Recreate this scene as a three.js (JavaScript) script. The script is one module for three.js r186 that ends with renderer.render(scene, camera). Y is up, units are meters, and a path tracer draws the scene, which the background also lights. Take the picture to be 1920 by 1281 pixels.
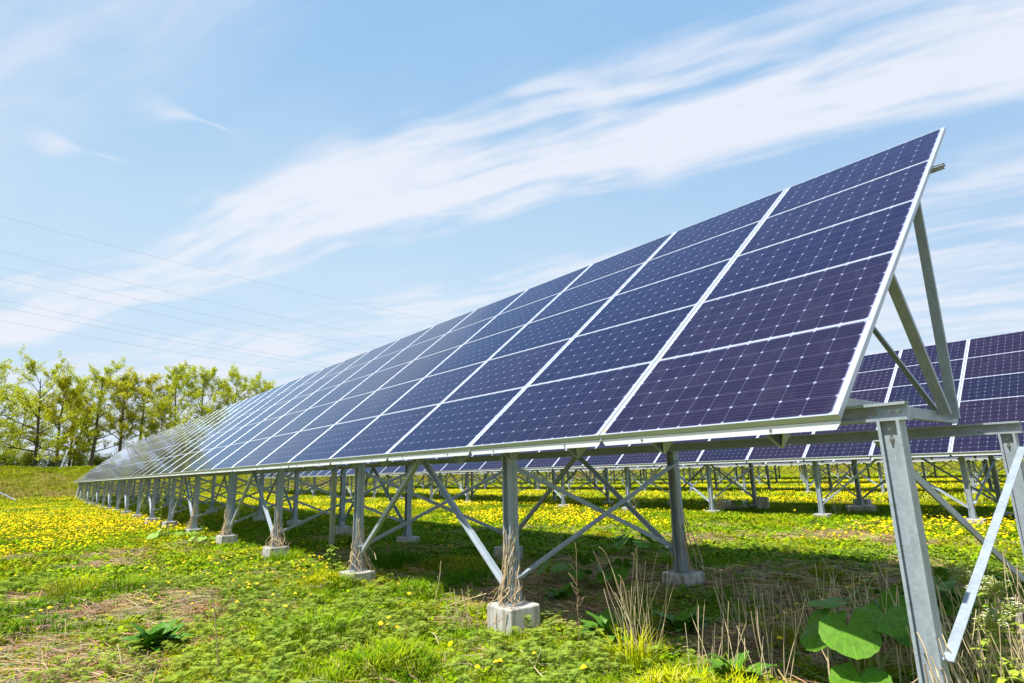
import * as THREE from 'three';
import { mergeGeometries } from 'three/addons/utils/BufferGeometryUtils.js';

// ---------------------------------------------------------------- camera, sky, sun, exposure
const scene = new THREE.Scene();
const camera = new THREE.PerspectiveCamera(61.03, 1024 / 683, 0.05, 2000);
const CAM = new THREE.Vector3(1.263, 1.401, 3.257);
{
  const yaw = -0.8783, pitch = 0.2237, roll = -0.026;
  const fw = new THREE.Vector3(Math.sin(yaw) * Math.cos(pitch), Math.sin(pitch), -Math.cos(yaw) * Math.cos(pitch));
  const r0 = new THREE.Vector3(Math.cos(yaw), 0, Math.sin(yaw));
  const u0 = new THREE.Vector3().crossVectors(r0, fw);
  const r = r0.clone().multiplyScalar(Math.cos(roll)).addScaledVector(u0, Math.sin(roll));
  const u = u0.clone().multiplyScalar(Math.cos(roll)).addScaledVector(r0, -Math.sin(roll));
  camera.position.copy(CAM);
  camera.quaternion.setFromRotationMatrix(new THREE.Matrix4().makeBasis(r, u, fw.clone().negate()));
  camera.updateMatrixWorld();
}
const EXPOSURE = 1.5;
const renderer = new THREE.WebGLRenderer({ antialias: true });
renderer.toneMapping = THREE.LinearToneMapping;
renderer.toneMappingExposure = EXPOSURE;
renderer.outputColorSpace = THREE.SRGBColorSpace;
renderer.shadowMap.enabled = true;
renderer.shadowMap.type = THREE.PCFSoftShadowMap;

const SUN_DIR = new THREE.Vector3(0.02, 1, 0.51).normalize();
const sun = new THREE.DirectionalLight(new THREE.Color(1, 0.95, 0.87), 5);
sun.name = 'sun';
sun.position.copy(SUN_DIR).multiplyScalar(120).add(new THREE.Vector3(-20, 0, -15));
sun.target.position.set(-20, 0, -15);
sun.castShadow = true;
sun.shadow.mapSize.set(4096, 4096);
Object.assign(sun.shadow.camera, { left: -70, right: 70, top: 70, bottom: -70, near: 1, far: 300 });
sun.shadow.radius = 1.2;
scene.add(sun, sun.target);

// ---------------------------------------------------------------- helpers
function mulberry(a) {
  return function () {
    a |= 0; a = (a + 0x6D2B79F5) | 0;
    let t = Math.imul(a ^ (a >>> 15), 1 | a);
    t = (t + Math.imul(t ^ (t >>> 7), 61 | t)) ^ t;
    return ((t ^ (t >>> 14)) >>> 0) / 4294967296;
  };
}
const rnd = mulberry(20240511);
const rr = (a, b) => a + (b - a) * rnd();
const clamp = (v, a = 0, b = 1) => Math.min(b, Math.max(a, v));
const lerp = (a, b, t) => a + (b - a) * t;
const sstep = (a, b, v) => { const t = clamp((v - a) / (b - a)); return t * t * (3 - 2 * t); };
const D2R = Math.PI / 180;
const NT = new Float32Array(65536);
{ const q = mulberry(77); for (let i = 0; i < 65536; i++) NT[i] = q(); }
function vnoise(x, y) {
  const xi = Math.floor(x), yi = Math.floor(y);
  let fx = x - xi, fy = y - yi;
  fx = fx * fx * (3 - 2 * fx); fy = fy * fy * (3 - 2 * fy);
  const x0 = xi & 255, x1 = (xi + 1) & 255, y0 = (yi & 255) << 8, y1 = ((yi + 1) & 255) << 8;
  const a = NT[y0 | x0], b = NT[y0 | x1], c = NT[y1 | x0], d = NT[y1 | x1];
  return a + (b - a) * fx + (c - a + (a - b - c + d) * fx) * fy;
}
function fbm(x, y, o = 4) {
  let s = 0, a = 0.5, n = 0;
  for (let i = 0; i < o; i++) { s += a * vnoise(x, y); n += a; x = x * 2.03 + 17.3; y = y * 2.03 + 9.1; a *= 0.5; }
  return s / n;
}
const toS = v => v <= 0.0031308 ? v * 12.92 : 1.055 * Math.pow(v, 1 / 2.4) - 0.055;
const b8 = v => clamp(Math.round(toS(v) * 255), 0, 255);
function dataTex(w, h, fn, srgb = true) {   // fn(x, y) -> linear rgb
  const d = new Uint8Array(w * h * 4);
  for (let y = 0; y < h; y++) for (let x = 0; x < w; x++) {
    const c = fn(x, y), i = (y * w + x) * 4;
    if (srgb) { d[i] = b8(c[0]); d[i + 1] = b8(c[1]); d[i + 2] = b8(c[2]); } else { d[i] = clamp(c[0]) * 255; d[i + 1] = clamp(c[1]) * 255; d[i + 2] = clamp(c[2]) * 255; }
    d[i + 3] = 255;
  }
  const t = new THREE.DataTexture(d, w, h, THREE.RGBAFormat);
  t.magFilter = THREE.LinearFilter; t.minFilter = THREE.LinearMipmapLinearFilter; t.generateMipmaps = true;
  t.wrapS = t.wrapT = THREE.RepeatWrapping; t.anisotropy = 8;
  if (srgb) t.colorSpace = THREE.SRGBColorSpace;
  t.needsUpdate = true;
  return t;
}
const names = new Map();
function numbered(n) {
  const k = names.get(n) || 0; names.set(n, k + 1);
  return k ? n + '_' + String(k).padStart(3, '0') : n;
}
function tag(o, label, category, group, kind) {
  if (label) o.userData.label = label;
  if (category) o.userData.category = category;
  if (group) o.userData.group = group;
  if (kind) o.userData.kind = kind;
  return o;
}
function add(o, name, label, category, group, kind) { o.name = numbered(name); scene.add(o); return tag(o, label, category, group, kind); }
function mesh(g, m, name, parent) { const o = new THREE.Mesh(g, m); o.name = name; o.castShadow = o.receiveShadow = true; if (parent) parent.add(o); return o; }
const lin = (r, g, b) => new THREE.Color().setRGB(r, g, b);

// ---------------------------------------------------------------- the sky: blue air and streaks of high cirrus
{
  const W = 3072, H = 1536, d = new Float32Array(W * H * 4);
  const SX = 0.89, SZ = -0.455;
  const px = (r, g, b) => [r / EXPOSURE, g / EXPOSURE, b / EXPOSURE];
  const blue = px(0.215, 0.47, 0.82), pale = px(0.52, 0.745, 0.945), hor = px(0.70, 0.83, 0.965), white = px(0.87, 0.895, 0.985);
  for (let j = 0; j < H; j++) {
    const v = (j + 0.5) / H, el = (v - 0.5) * Math.PI, sy = Math.sin(el), cy = Math.cos(el);
    for (let i = 0; i < W; i++) {
      const k = (j * W + i) * 4;
      if (sy < -0.03) { d[k] = 0.2; d[k + 1] = 0.22; d[k + 2] = 0.16; d[k + 3] = 1; continue; }
      const ph = ((i + 0.5) / W - 0.5) * 2 * Math.PI;
      const x = cy * Math.cos(ph), z = cy * Math.sin(ph), y = Math.max(sy, 0);
      const gx = x / (y + 0.05), gz = z / (y + 0.05);
      const s = gx * SX + gz * SZ, t = -gx * SZ + gz * SX;      // along and across the streaks
      const w1 = fbm(s * 0.8 + 3, t * 0.8 + 8, 3) - 0.5, w2 = fbm(s * 2.2 + 13, t * 2.6 + 18, 3) - 0.5;
      const tt = t + 0.34 * w1 + 0.10 * w2, ss = s + 0.5 * w2;
      // broad structure: one wide band, streaky sheets lower down, a thin veil with a few brighter tufts
      let cover = sstep(-1.08, -1.36, tt) * sstep(-2.0, -1.58, tt);
      cover = Math.max(cover, sstep(-1.75, -2.4, tt) * 0.66);
      cover = Math.max(cover, sstep(-0.82, 0.1, tt) * 0.58 * sstep(-0.3, -1.1, s), sstep(-0.2, 0.8, tt) * 0.5);
      const wisp = (cs, ct, lu, lv) => { const a = (s - cs), b = (t - ct), u = a * 0.54 - b * 0.84, v = a * 0.84 + b * 0.54 + 0.10 * w2 + 0.6 * u * u; return Math.exp(-Math.pow(u / lu, 2) - Math.pow(v / (lv * (1 + 3 * clamp(-u / lu, -0.25, 1))), 2)); };
      const tuft = Math.max(wisp(-1.25, -0.87, 0.10, 0.022), 0.9 * wisp(-1.64, -0.84, 0.10, 0.03), 0.5 * wisp(-1.05, -0.45, 0.16, 0.03));
      // streak textures: long fibres, curdled middles, fine threads
      const sp = (v, k) => 0.5 + (v - 0.5) * k;
      const f1 = sp(fbm(ss * 0.9 + 11, tt * 6.5 + 2, 4), 2.0), f2 = sp(fbm(ss * 3.4 + 1.2 * f1 + 5, tt * 19 + 7, 5), 1.9), f3 = sp(fbm(s * 2.6 + 31, t * 3.4 + 12 + w2, 6), 2.1), f4 = sp(fbm(s * 7 + 3 * w2, t * 16 + 4 * w1, 5), 1.8);
      const f5 = sp(fbm(ss * 2.2 + 50, tt * 34 + 3, 4), 1.8), tex = 0.27 * f1 + 0.21 * f2 + 0.24 * f3 + 0.14 * f4 + 0.14 * f5;
      let thick = sstep(0.60, 1.2, tex * 1.1 + cover * 0.56) * (0.55 + 0.45 * cover) * clamp(cover * 2.2);
      thick = Math.max(thick, 0.10 * clamp(f2) * clamp(f3) + 0.16 * cover * f3, tuft * clamp(0.25 + 0.55 * f2 + 0.35 * f4));
      thick = Math.max(thick, sstep(-1.02, -0.55, tt) * sstep(-0.35, -1.05, s) * (0.30 + 0.45 * (f3 - 0.4) + 0.3 * (f2 - 0.5)));
      thick = clamp(thick, 0, 0.93);
      // clear air
      const left = sstep(-0.35, -2.2, gx * 0.8 + gz * 0.15);
      const e = Math.asin(y) / (Math.PI / 2);
      const h1 = Math.pow(1 - e, 4.2), base = [0, 1, 2].map(q => lerp(lerp(blue[q], pale[q], clamp(0.04 + 0.62 * left + 0.4 * (1 - e) * (1 - e))), hor[q], clamp(h1 * 0.9)));
      for (let q = 0; q < 3; q++) d[k + q] = lerp(base[q], white[q], thick * 0.95);
      d[k + 3] = 1;
    }
  }
  const sky = new THREE.DataTexture(d, W, H, THREE.RGBAFormat, THREE.FloatType);
  sky.mapping = THREE.EquirectangularReflectionMapping;
  sky.magFilter = sky.minFilter = THREE.LinearFilter; sky.wrapS = THREE.RepeatWrapping;
  sky.needsUpdate = true;
  scene.background = sky;
  scene.environment = sky;
}

// ---------------------------------------------------------------- terrain
function groundY(x, z) {
  let h = 0.07 * (fbm(x * 0.16 + 4, z * 0.16 + 9, 3) - 0.5) + 0.09 * (fbm(x * 0.75 + 40, z * 0.75 + 3, 3) - 0.5);
  const w = 3.5 * (fbm(x * 0.05 + 7, z * 0.05 + 2, 3) - 0.5);
  const d = Math.max(-63.5 - x, -67 - z) + w;
  const bank = sstep(0, 11, d);
  h += bank * 2.75 + sstep(-14, 0, d) * 0.28 + bank * 0.5 * (fbm(x * 0.35, z * 0.35, 3) - 0.5);
  h += sstep(2, 14, z - 8) * 0.2;
  return h;
}
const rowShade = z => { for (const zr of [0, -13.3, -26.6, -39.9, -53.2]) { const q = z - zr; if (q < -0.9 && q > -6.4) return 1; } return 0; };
const litter = (x, z) => {       // where old straw and moss cover the soil, matter seen in the photograph
  const n = fbm(x * 0.55 + 21, z * 0.55 + 13, 4);
  const s = 0.9 * sstep(0.53, 0.72, n);
  const under = (z < -0.8 && z > -5.4) ? sstep(-9, -4, x) * sstep(0.38, 0.6, fbm(x * 0.8 + 2, z * 0.8 + 5, 4)) : 0;
  return clamp(Math.max(s, under));
};
const groundDetail = dataTex(1024, 1024, (x, y) => {
  const u = x / 1024 * 256 / 4, v = y / 1024 * 256 / 4;   // wraps at 64 cells
  const w = (a, b, k, o) => { let s = 0, am = 0.5, n = 0, f = k; for (let i = 0; i < o; i++) { s += am * vnoise((a * f) % 256, (b * f) % 256); n += am; f *= 2; am *= 0.55; } return s / n; };
  const n = w(u, v, 4, 3), m = vnoise(u * 4, v * 1) * 0.5 + vnoise(u * 1 + 90, v * 4) * 0.5;
  const q = 0.55 + 0.75 * (n - 0.5) * 1.5 + 0.5 * (m - 0.5);
  return [q * 0.95, q * 0.93, q * 0.86];
});
{
  const A = 220, rings = [0];
  for (let r = 0.5; r < 900; r *= 1.045) rings.push(r);
  const pos = [], col = [], uv = [], idx = [];
  for (let i = 0; i < rings.length; i++) for (let a = 0; a <= A; a++) {
    const th = a / A * 2 * Math.PI, x = CAM.x + rings[i] * Math.cos(th), z = CAM.z + rings[i] * Math.sin(th);
    pos.push(x, groundY(x, z), z); uv.push(x / 2.6, z / 2.6);
    const L = litter(x, z), n = fbm(x * 0.3 + 60, z * 0.3 + 14, 4), n2 = fbm(x * 1.7 + 6, z * 1.7 + 4, 3);
    const bankd = Math.max(-63.5 - x, -67 - z), strip = sstep(-8, -2, bankd) * sstep(7, 1, bankd) * sstep(0.35, 0.6, fbm(x * 0.12 + 3, z * 0.12 + 8, 3));
    const brown = [0.30, 0.2, 0.085], green = [lerp(0.20, 0.28, n2), lerp(0.25, 0.32, n), 0.006];
    const t = clamp(Math.max(L * 0.9, strip * 0.6) + 0.22 * (n2 - 0.4) + 0.25);
    for (let q = 0; q < 3; q++) col.push(lerp(green[q], brown[q], clamp(t)) * 1.5);
  }
  for (let i = 0; i < rings.length - 1; i++) for (let a = 0; a < A; a++) {
    const p = i * (A + 1) + a, q = p + A + 1;
    idx.push(p, p + 1, q, p + 1, q + 1, q);
  }
  const g = new THREE.BufferGeometry();
  g.setAttribute('position', new THREE.Float32BufferAttribute(pos, 3));
  g.setAttribute('color', new THREE.Float32BufferAttribute(col, 3));
  g.setAttribute('uv', new THREE.Float32BufferAttribute(uv, 2));
  g.setIndex(idx); g.computeVertexNormals();
  const m = new THREE.MeshPhysicalMaterial({ vertexColors: true, map: groundDetail, bumpMap: groundDetail, bumpScale: 0.03, roughness: 1, specularIntensity: 0.1 });
  add(mesh(g, m), 'ground', 'meadow ground of soil, old straw and low green growth', 'ground', null, 'structure');
}

// ---------------------------------------------------------------- materials
const galv = dataTex(512, 512, (x, y) => { const n = fbm(x / 14, y / 14, 3), m = fbm(x / 70 + 9, y / 70 + 3, 3), st = sstep(0.6, 0.8, fbm(x / 26 + 40, y / 8 + 6, 4)), q = 0.86 + 0.2 * (n - 0.5) + 0.3 * (m - 0.5); return [q * (1 - 0.12 * st), q * (1 - 0.17 * st), q * (1 - 0.24 * st)]; });
const speck = dataTex(512, 512, (x, y) => { const n = fbm(x / 9, y / 9, 4), m = fbm(x / 60 + 9, y / 60 + 3, 3), q = 0.88 + 0.12 * (n - 0.5) * 2 + 0.16 * (m - 0.5); return [q, q, q]; });
const steelTex = galv.clone(); steelTex.repeat.set(2, 2);
const M = {
  steel: new THREE.MeshStandardMaterial({ color: lin(0.40, 0.465, 0.53), metalness: 0.15, roughness: 0.48, map: steelTex }),
  steelDark: new THREE.MeshStandardMaterial({ color: lin(0.38, 0.44, 0.49), metalness: 0.3, roughness: 0.5, map: steelTex }),
  alu: new THREE.MeshStandardMaterial({ color: lin(0.46, 0.50, 0.56), metalness: 0.25, roughness: 0.38 }),
  trim: new THREE.MeshStandardMaterial({ color: lin(0.70, 0.73, 0.76), metalness: 0.1, roughness: 0.5 }),
  bolt: new THREE.MeshStandardMaterial({ color: lin(0.42, 0.42, 0.41), metalness: 0.9, roughness: 0.3 }),
  back: new THREE.MeshStandardMaterial({ color: lin(0.62, 0.63, 0.63), roughness: 0.6 }),
  pipe: new THREE.MeshStandardMaterial({ color: lin(0.36, 0.38, 0.27), metalness: 0.3, roughness: 0.35 }),
  wire: new THREE.MeshStandardMaterial({ color: lin(0.28, 0.32, 0.42), roughness: 0.6 }),
  whitePost: new THREE.MeshStandardMaterial({ color: lin(0.62, 0.66, 0.68), metalness: 0.2, roughness: 0.5 }),
};
const concreteTex = dataTex(512, 512, (x, y) => {
  const n = fbm(x / 6, y / 6, 3), m = fbm(x / 70 + 5, y / 70 + 1, 4), st = sstep(0.45, 0.72, fbm(x / 30 + 8, y / 110 + 2, 4));
  const q = 0.5 + 0.14 * (n - 0.5) + 0.16 * (m - 0.5);
  return [q * lerp(1, 0.6, st), q * 0.965 * lerp(1, 0.57, st), q * 0.88 * lerp(1, 0.5, st)];
});
M.concrete = new THREE.MeshStandardMaterial({ map: concreteTex, bumpMap: speck, bumpScale: 0.004, roughness: 0.95 });

// photovoltaic cells seen through glass: ten by six pseudo-square cells with bus bars, silver gaps and white margins
const GW = 1.654, GH = 0.969;
function cellTexture(tint, seed) {
  const W = 2048, H = 1206, q = mulberry(seed), tone = [];
  for (let i = 0; i < 60; i++) tone.push(0.9 + 0.2 * q());
  const blocks = []; for (let i = 0; i < 6; i++) blocks.push([0.012 + 0.03 * q(), 0.05 + 0.04 * q()]);
  return dataTex(W, H, (px, py) => {
    const u = (px + 0.5) / W * GW, v = (py + 0.5) / H * GH;
    const cu = u - 0.0335, cv = v - 0.009, i = Math.floor(cu / 0.159), j = Math.floor(cv / 0.159);
    const fu = cu - i * 0.159, fv = cv - j * 0.159;
    if (i >= 0 && i < 10 && j >= 0 && j < 6 && fu < 0.156 && fv < 0.156 && (0.078 - Math.abs(fu - 0.078)) + (0.078 - Math.abs(fv - 0.078)) > 0.009) {
      const b = (fv / 0.156 * 5) % 1, on = Math.abs(b - 0.5) * 0.0312 < 0.0008;
      if (on) return [0.085, 0.082, 0.14];
      const t = tone[j * 10 + i] * (0.93 + 0.14 * vnoise(px * 0.03, py * 0.03)), du = 0.012 * sstep(0.5, 0.8, fbm(px * 0.012 + seed * 9, py * 0.004, 4)) * vnoise(px * 0.5, py * 0.2);
      if (du > 0.0001) return [tint[0] * t + du, tint[1] * t + du, tint[2] * t + du * 0.9];
      return [tint[0] * t, tint[1] * t, tint[2] * t];
    }
    if (u < 0.026) {
      for (let k = 0; k < 6; k++) if (Math.abs(cv - (k + 0.5) * 0.159 - blocks[k][0] + 0.02) < blocks[k][1] * 0.6 && u > 0.006) return [0.74, 0.75, 0.78];
      if (v < 0.07 && v > 0.02) return [0.55, 0.38, 0.12];
      return [0.42, 0.46, 0.56];
    }
    if (u > GW - 0.026) return [0.40, 0.42, 0.55];
    const dg = Math.abs(((cu + 0.0795) % 0.159) - 0.0795 + 0.0015) + Math.abs(((cv + 0.0795) % 0.159) - 0.0795 + 0.0015);
    return dg < 0.013 ? [0.30, 0.33, 0.45] : [0.11, 0.11, 0.18];
  });
}
const cellMats = [[0.0165, 0.0118, 0.0250], [0.0138, 0.0120, 0.0250], [0.0200, 0.0124, 0.0236]].map((t, i) => new THREE.MeshPhysicalMaterial({
  map: cellTexture(t, 5 + i), roughness: 0.06, metalness: 0, specularIntensity: 1, specularColor: lin(0.6, 0.82, 1), ior: 1.5, iridescence: 1, iridescenceIOR: 1.28, iridescenceThicknessRange: [200, 200] }));

// ---------------------------------------------------------------- steel sections
function cShape(w, d, l, t, flip = 1, off = 0) {
  const p = [[-w / 2, 0], [w / 2, 0], [w / 2, d], [w / 2 - l, d], [w / 2 - l, d - t], [w / 2 - t, d - t], [w / 2 - t, t], [-w / 2 + t, t], [-w / 2 + t, d - t], [-w / 2 + l, d - t], [-w / 2 + l, d], [-w / 2, d]];
  return new THREE.Shape(p.map(([a, b]) => new THREE.Vector2(a, off + flip * b)));
}
const polyShape = p => new THREE.Shape(p.map(([a, b]) => new THREE.Vector2(a, b)));
const SECT = {
  post: [cShape(0.11, 0.05, 0.016, 0.006, 1, 0.002), cShape(0.11, 0.05, 0.016, 0.006, -1, -0.002)],
  beam: [cShape(0.1, 0.045, 0.016, 0.005, 1, 0.002), cShape(0.1, 0.03, 0.012, 0.005, -1, -0.002)],
  channel: [cShape(0.085, 0.05, 0.014, 0.005)],
  strut: [cShape(0.075, 0.04, 0.016, 0.005)],
  angle: [polyShape([[0, 0], [0.052, 0], [0.052, -0.006], [0.006, -0.006], [0.006, -0.05], [0, -0.05]])],
  bracket: [polyShape([[-0.1, 0], [-0.092, 0], [-0.004, -0.194], [0.004, -0.194], [0.092, 0], [0.1, 0], [0.011, -0.206], [-0.011, -0.206]])],
  purlin: [cShape(0.07, 0.045, 0.014, 0.005)],
};
const geoCache = new Map();
function sectGeo(kind, L) {
  const key = kind + L.toFixed(3);
  if (!geoCache.has(key)) {
    const g = new THREE.ExtrudeGeometry(SECT[kind], { depth: L, bevelEnabled: false, steps: 1 });
    geoCache.set(key, g);
  }
  return geoCache.get(key);
}
const V = (x, y, z) => new THREE.Vector3(x, y, z);
function member(kind, p0, p1, xHint, name, parent, mat = M.steel) {   // local z along the member, local x close to xHint
  const d = p1.clone().sub(p0), L = d.length(), zz = d.clone().normalize();
  const yy = new THREE.Vector3().crossVectors(zz, xHint).normalize(), xx = new THREE.Vector3().crossVectors(yy, zz);
  const o = mesh(sectGeo(kind, L), mat, name, parent);
  o.position.copy(p0);
  o.quaternion.setFromRotationMatrix(new THREE.Matrix4().makeBasis(xx, yy, zz));
  return o;
}
const boltGeo = (() => {
  const h = new THREE.CylinderGeometry(0.0105, 0.0105, 0.008, 6), w = new THREE.CylinderGeometry(0.0145, 0.0145, 0.003, 14), s = new THREE.CylinderGeometry(0.006, 0.006, 0.02, 8);
  w.translate(0, 0.0015, 0); h.translate(0, 0.007, 0); s.translate(0, 0.012, 0);
  const g = mergeGeometries([h, w, s]); g.rotateX(Math.PI / 2); return g;   // axis to +z
})();
function bolt(x, y, z, parent) { const o = mesh(boltGeo, M.bolt, 'bolt', parent); o.position.set(x, y, z); return o; }

// ---------------------------------------------------------------- panels
const TILT = 40 * D2R, PW = 1.6844, PH = 0.993, MW = 1.676, MH = 0.9905, FD = 0.04;
const slope = (x, s, off = 0) => V(x, s * Math.sin(TILT) + off * Math.cos(TILT), -s * Math.cos(TILT) + off * Math.sin(TILT));
const frameGeo = (() => {
  const outer = new THREE.Shape([[-MW / 2, -MH / 2], [MW / 2, -MH / 2], [MW / 2, MH / 2], [-MW / 2, MH / 2]].map(a => new THREE.Vector2(...a)));
  const hw = MW / 2 - 0.011, hh = MH / 2 - 0.011;
  outer.holes.push(new THREE.Path([[-hw, -hh], [-hw, hh], [hw, hh], [hw, -hh]].map(a => new THREE.Vector2(...a))));
  const g = new THREE.ExtrudeGeometry(outer, { depth: FD - 0.003, bevelEnabled: true, bevelThickness: 0.0015, bevelSize: 0.0015, bevelOffset: -0.0015, bevelSegments: 1, steps: 1 });
  g.translate(0, 0, -FD + 0.0015); return g;
})();
function planeAt(w, h, z, back) { const g = new THREE.PlaneGeometry(w, h); if (back) g.rotateY(Math.PI); g.translate(0, 0, z); return g; }
const glassGeo = mergeGeometries([planeAt(GW, GH, -0.0025), planeAt(GW, GH, -0.0085, true)], true);
const glassMats = cellMats.map(m => [m, M.back]);
const wholeGeo = mergeGeometries([frameGeo.clone().toNonIndexed ? frameGeo : frameGeo, planeAt(GW, GH, -0.0025).toNonIndexed(), planeAt(GW, GH, -0.0085, true).toNonIndexed()], true);
const wholeMats = cellMats.map(m => [M.alu, m, M.back]);
const trimGeo = (() => {
  const w = MW / 2;
  const g = new THREE.ExtrudeGeometry(polyShape([[-w, 0], [w - 0.002, 0], [w - 0.004, -0.012], [w - 0.03, -0.046], [-w + 0.03, -0.046], [-w + 0.004, -0.012]]), { depth: 0.003, bevelEnabled: false });
  return g;
})();
const clipGeo = new THREE.BoxGeometry(0.035, 0.03, 0.02);
const footGeo = (() => {
  const s = new THREE.Shape(), a = 0.19, c = 0.035;
  s.moveTo(-a + c, -a); s.lineTo(a - c, -a); s.lineTo(a, -a + c); s.lineTo(a, a - c); s.lineTo(a - c, a); s.lineTo(-a + c, a); s.lineTo(-a, a - c); s.lineTo(-a, -a + c);
  const g = new THREE.ExtrudeGeometry(s, { depth: 0.47, bevelEnabled: true, bevelThickness: 0.012, bevelSize: 0.012, bevelOffset: -0.012, bevelSegments: 2 });
  g.rotateX(-Math.PI / 2); g.translate(0, -0.47 - 0.012, 0); return g;   // top at y = 0
})();
const baseGeo = (() => {
  const p = new THREE.BoxGeometry(0.24, 0.012, 0.2); p.translate(0, 0.006, 0);
  const a = new THREE.BoxGeometry(0.008, 0.12, 0.13); a.translate(-0.056, 0.07, 0);
  const b = new THREE.BoxGeometry(0.008, 0.12, 0.13); b.translate(0.056, 0.07, 0);
  return mergeGeometries([p, a, b]);
})();
const gussetGeo = new THREE.ExtrudeGeometry(polyShape([[-0.09, 0], [0.09, 0], [0.07, -0.07], [-0.07, -0.07]]), { depth: 0.006, bevelEnabled: false });

function buildRow(name, label, x0, z0, dy, cols, near) {
  const g = new THREE.Group(); add(g, name, label, 'solar array', 'parallel rows of solar panels');
  const base = 1.66 + dy; g.position.set(x0, base, z0);
  const q = mulberry(1000 + Math.round(z0 * 7));
  // panels
  for (let c = 0; c < cols; c++) for (let r = 0; r < 5; r++) {
    const k = Math.floor(q() * 3), p = slope(-(c + 0.5) * PW, (r + 0.5) * PH);
    let o;
    if (near) { o = mesh(frameGeo, M.alu, 'solar_panel', g); const gl = mesh(glassGeo, glassMats[k], 'glass', o); gl.castShadow = true; }
    else o = mesh(wholeGeo, wholeMats[k], 'solar_panel', g);
    o.position.copy(p);
    o.rotation.set(-(90 * D2R - TILT) + (q() - 0.5) * 0.0008, (q() - 0.5) * 0.0008, 0);
  }
  for (let c = 0; c < cols; c++) {
    const o = mesh(trimGeo, M.trim, 'edge_trim', g); o.position.set(-(c + 0.5) * PW, -0.032, -0.03);
    if (near && c < 8) for (const f of [-0.28, 0.27]) { const b = bolt(f * MW, -0.024, 0.003, o); b.scale.setScalar(0.6); }
    if (near && c > 0 && c < 12) { const b = mesh(clipGeo, M.steelDark, 'joint_clip', g); b.position.set(-c * PW, -0.028, -0.03); }
    for (const f of [0.25, 0.75]) if (near || c < 20) member('bracket', slope(-(c + f) * PW, 0.055, -FD - 0.001), slope(-(c + f) * PW, 0.36, -FD - 0.001), V(-1, 0, 0), 'support_bracket', g, M.steel);
  }
  const xEnd = -cols * PW;
  // purlins up the slope, the upper one sticks out at the end
  for (const [s, e] of [[0.75, -0.06], [2.1, -0.06], [3.86, 0.075]]) member('purlin', slope(e, s, -0.092), slope(xEnd + 0.06, s, -0.092), slope(0, -1).sub(slope(0, 0)), 'purlin', g);
  // frames
  const zf = -0.42, zb = -3.1, yb = -0.03, n = Math.round((cols * PW) / 3.3688) + 1, sp = 3.36;
  const f0 = member('beam', V(0.195, yb + 0.05, zf), V(0.10 - sp * (n - 1) - 0.12, yb + 0.05, zf), V(0, -1, 0), 'front_beam', g);
  const b0 = member('beam', V(0.2, yb + 0.04, zb), V(0.10 - sp * (n - 1) - 0.12, yb + 0.04, zb), V(0, -1, 0), 'rear_beam', g);
  if (near) {
    for (const dx of [0.03, 0.07, 0.15, 0.19]) { const b = bolt(dx - 0.04, yb + 0.05, zf + 0.0075, g); f0.attach(b); }
    for (const dx of [0.0, 0.05, 0.13, 0.17]) { const b = bolt(dx - 0.01, yb + 0.04, zb + 0.0075, g); b0.attach(b); }
  }
  for (let i = 0; i < n; i++) {
    const x = 0.10 - sp * i;
    for (const z of [zf, zb]) {
      const gy = groundY(x0 + x, z0 + z) - base, foot = gy + lerp(0.12, 0.24, q()) * (near ? 1 : 0.8), top = z === zf ? yb : yb - 0.01;
      const p = mesh(sectGeo('post', Number((top - foot).toFixed(2))), M.steel, z === zf ? 'front_post' : 'rear_post', g);
      p.position.set(x, top, z); p.rotation.set(Math.PI / 2, 0, 0);
      const bp = mesh(baseGeo, M.steelDark, 'base_plate', g); bp.position.set(x, foot, z); p.attach(bp);
      if (near && i < 8) for (const [bx, bz] of [[-0.09, 0.07], [0.09, 0.07], [-0.09, -0.07], [0.09, -0.07]]) { const b = bolt(x + bx, foot + 0.012, z + bz, g); b.rotation.x = -Math.PI / 2; b.scale.set(1, 1, 2); bp.attach(b); }
      if (near && i < 3) for (const yy of [-0.045, -0.1]) { const b = bolt(x - 0.005, top + yy, z + 0.0075, g); p.attach(b); }
      const ft = mesh(footGeo, M.concrete, 'footing', g); ft.position.set(x + rrq(q, 0.02), foot, z); ft.rotation.y = rrq(q, 0.12); p.attach(ft);
    }
    const gf = groundY(x0 + x, z0 + zf) - base + 0.46, gb = groundY(x0 + x, z0 + zb) - base + 0.46;
    member('angle', V(x + 0.052, yb - 0.12, zb), V(x + 0.052, gf, zf + 0.02), V(1, 0, 0), 'cross_brace', g);
    member('angle', V(x - 0.052, yb - 0.1, zf), V(x - 0.052, gb, zb + 0.02), V(-1, 0, 0), 'cross_brace', g);
    if (i < n - 1 && i % 2 === 1) for (const z of [zf, zb]) {
      const xm = x - sp / 2, ga = groundY(x0 + x, z0 + z) - base + 0.34, gc = groundY(x0 + x - sp, z0 + z) - base + 0.34;
      member('angle', V(xm + 0.05, yb - 0.03, z + 0.012), V(x - 0.04, ga, z + 0.012), V(0, 0, 1), 'diagonal_brace', g);
      member('angle', V(xm - 0.05, yb - 0.03, z - 0.012), V(x - sp + 0.04, gc, z - 0.012), V(0, 0, -1), 'diagonal_brace', g);
      const gs = mesh(gussetGeo, M.steel, 'gusset', g); gs.position.set(xm, yb + 0.004, z);
    }
    // cross beam, rafter and struts carrying the slope
    const xt = x - 0.33;
    if (xt < xEnd + 0.1) continue;
    member('channel', V(xt, 0.075 + 0.0425, -0.28), V(xt, 0.075 + 0.0425, -3.14), V(0, -1, 0), 'cross_beam', g);
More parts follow.
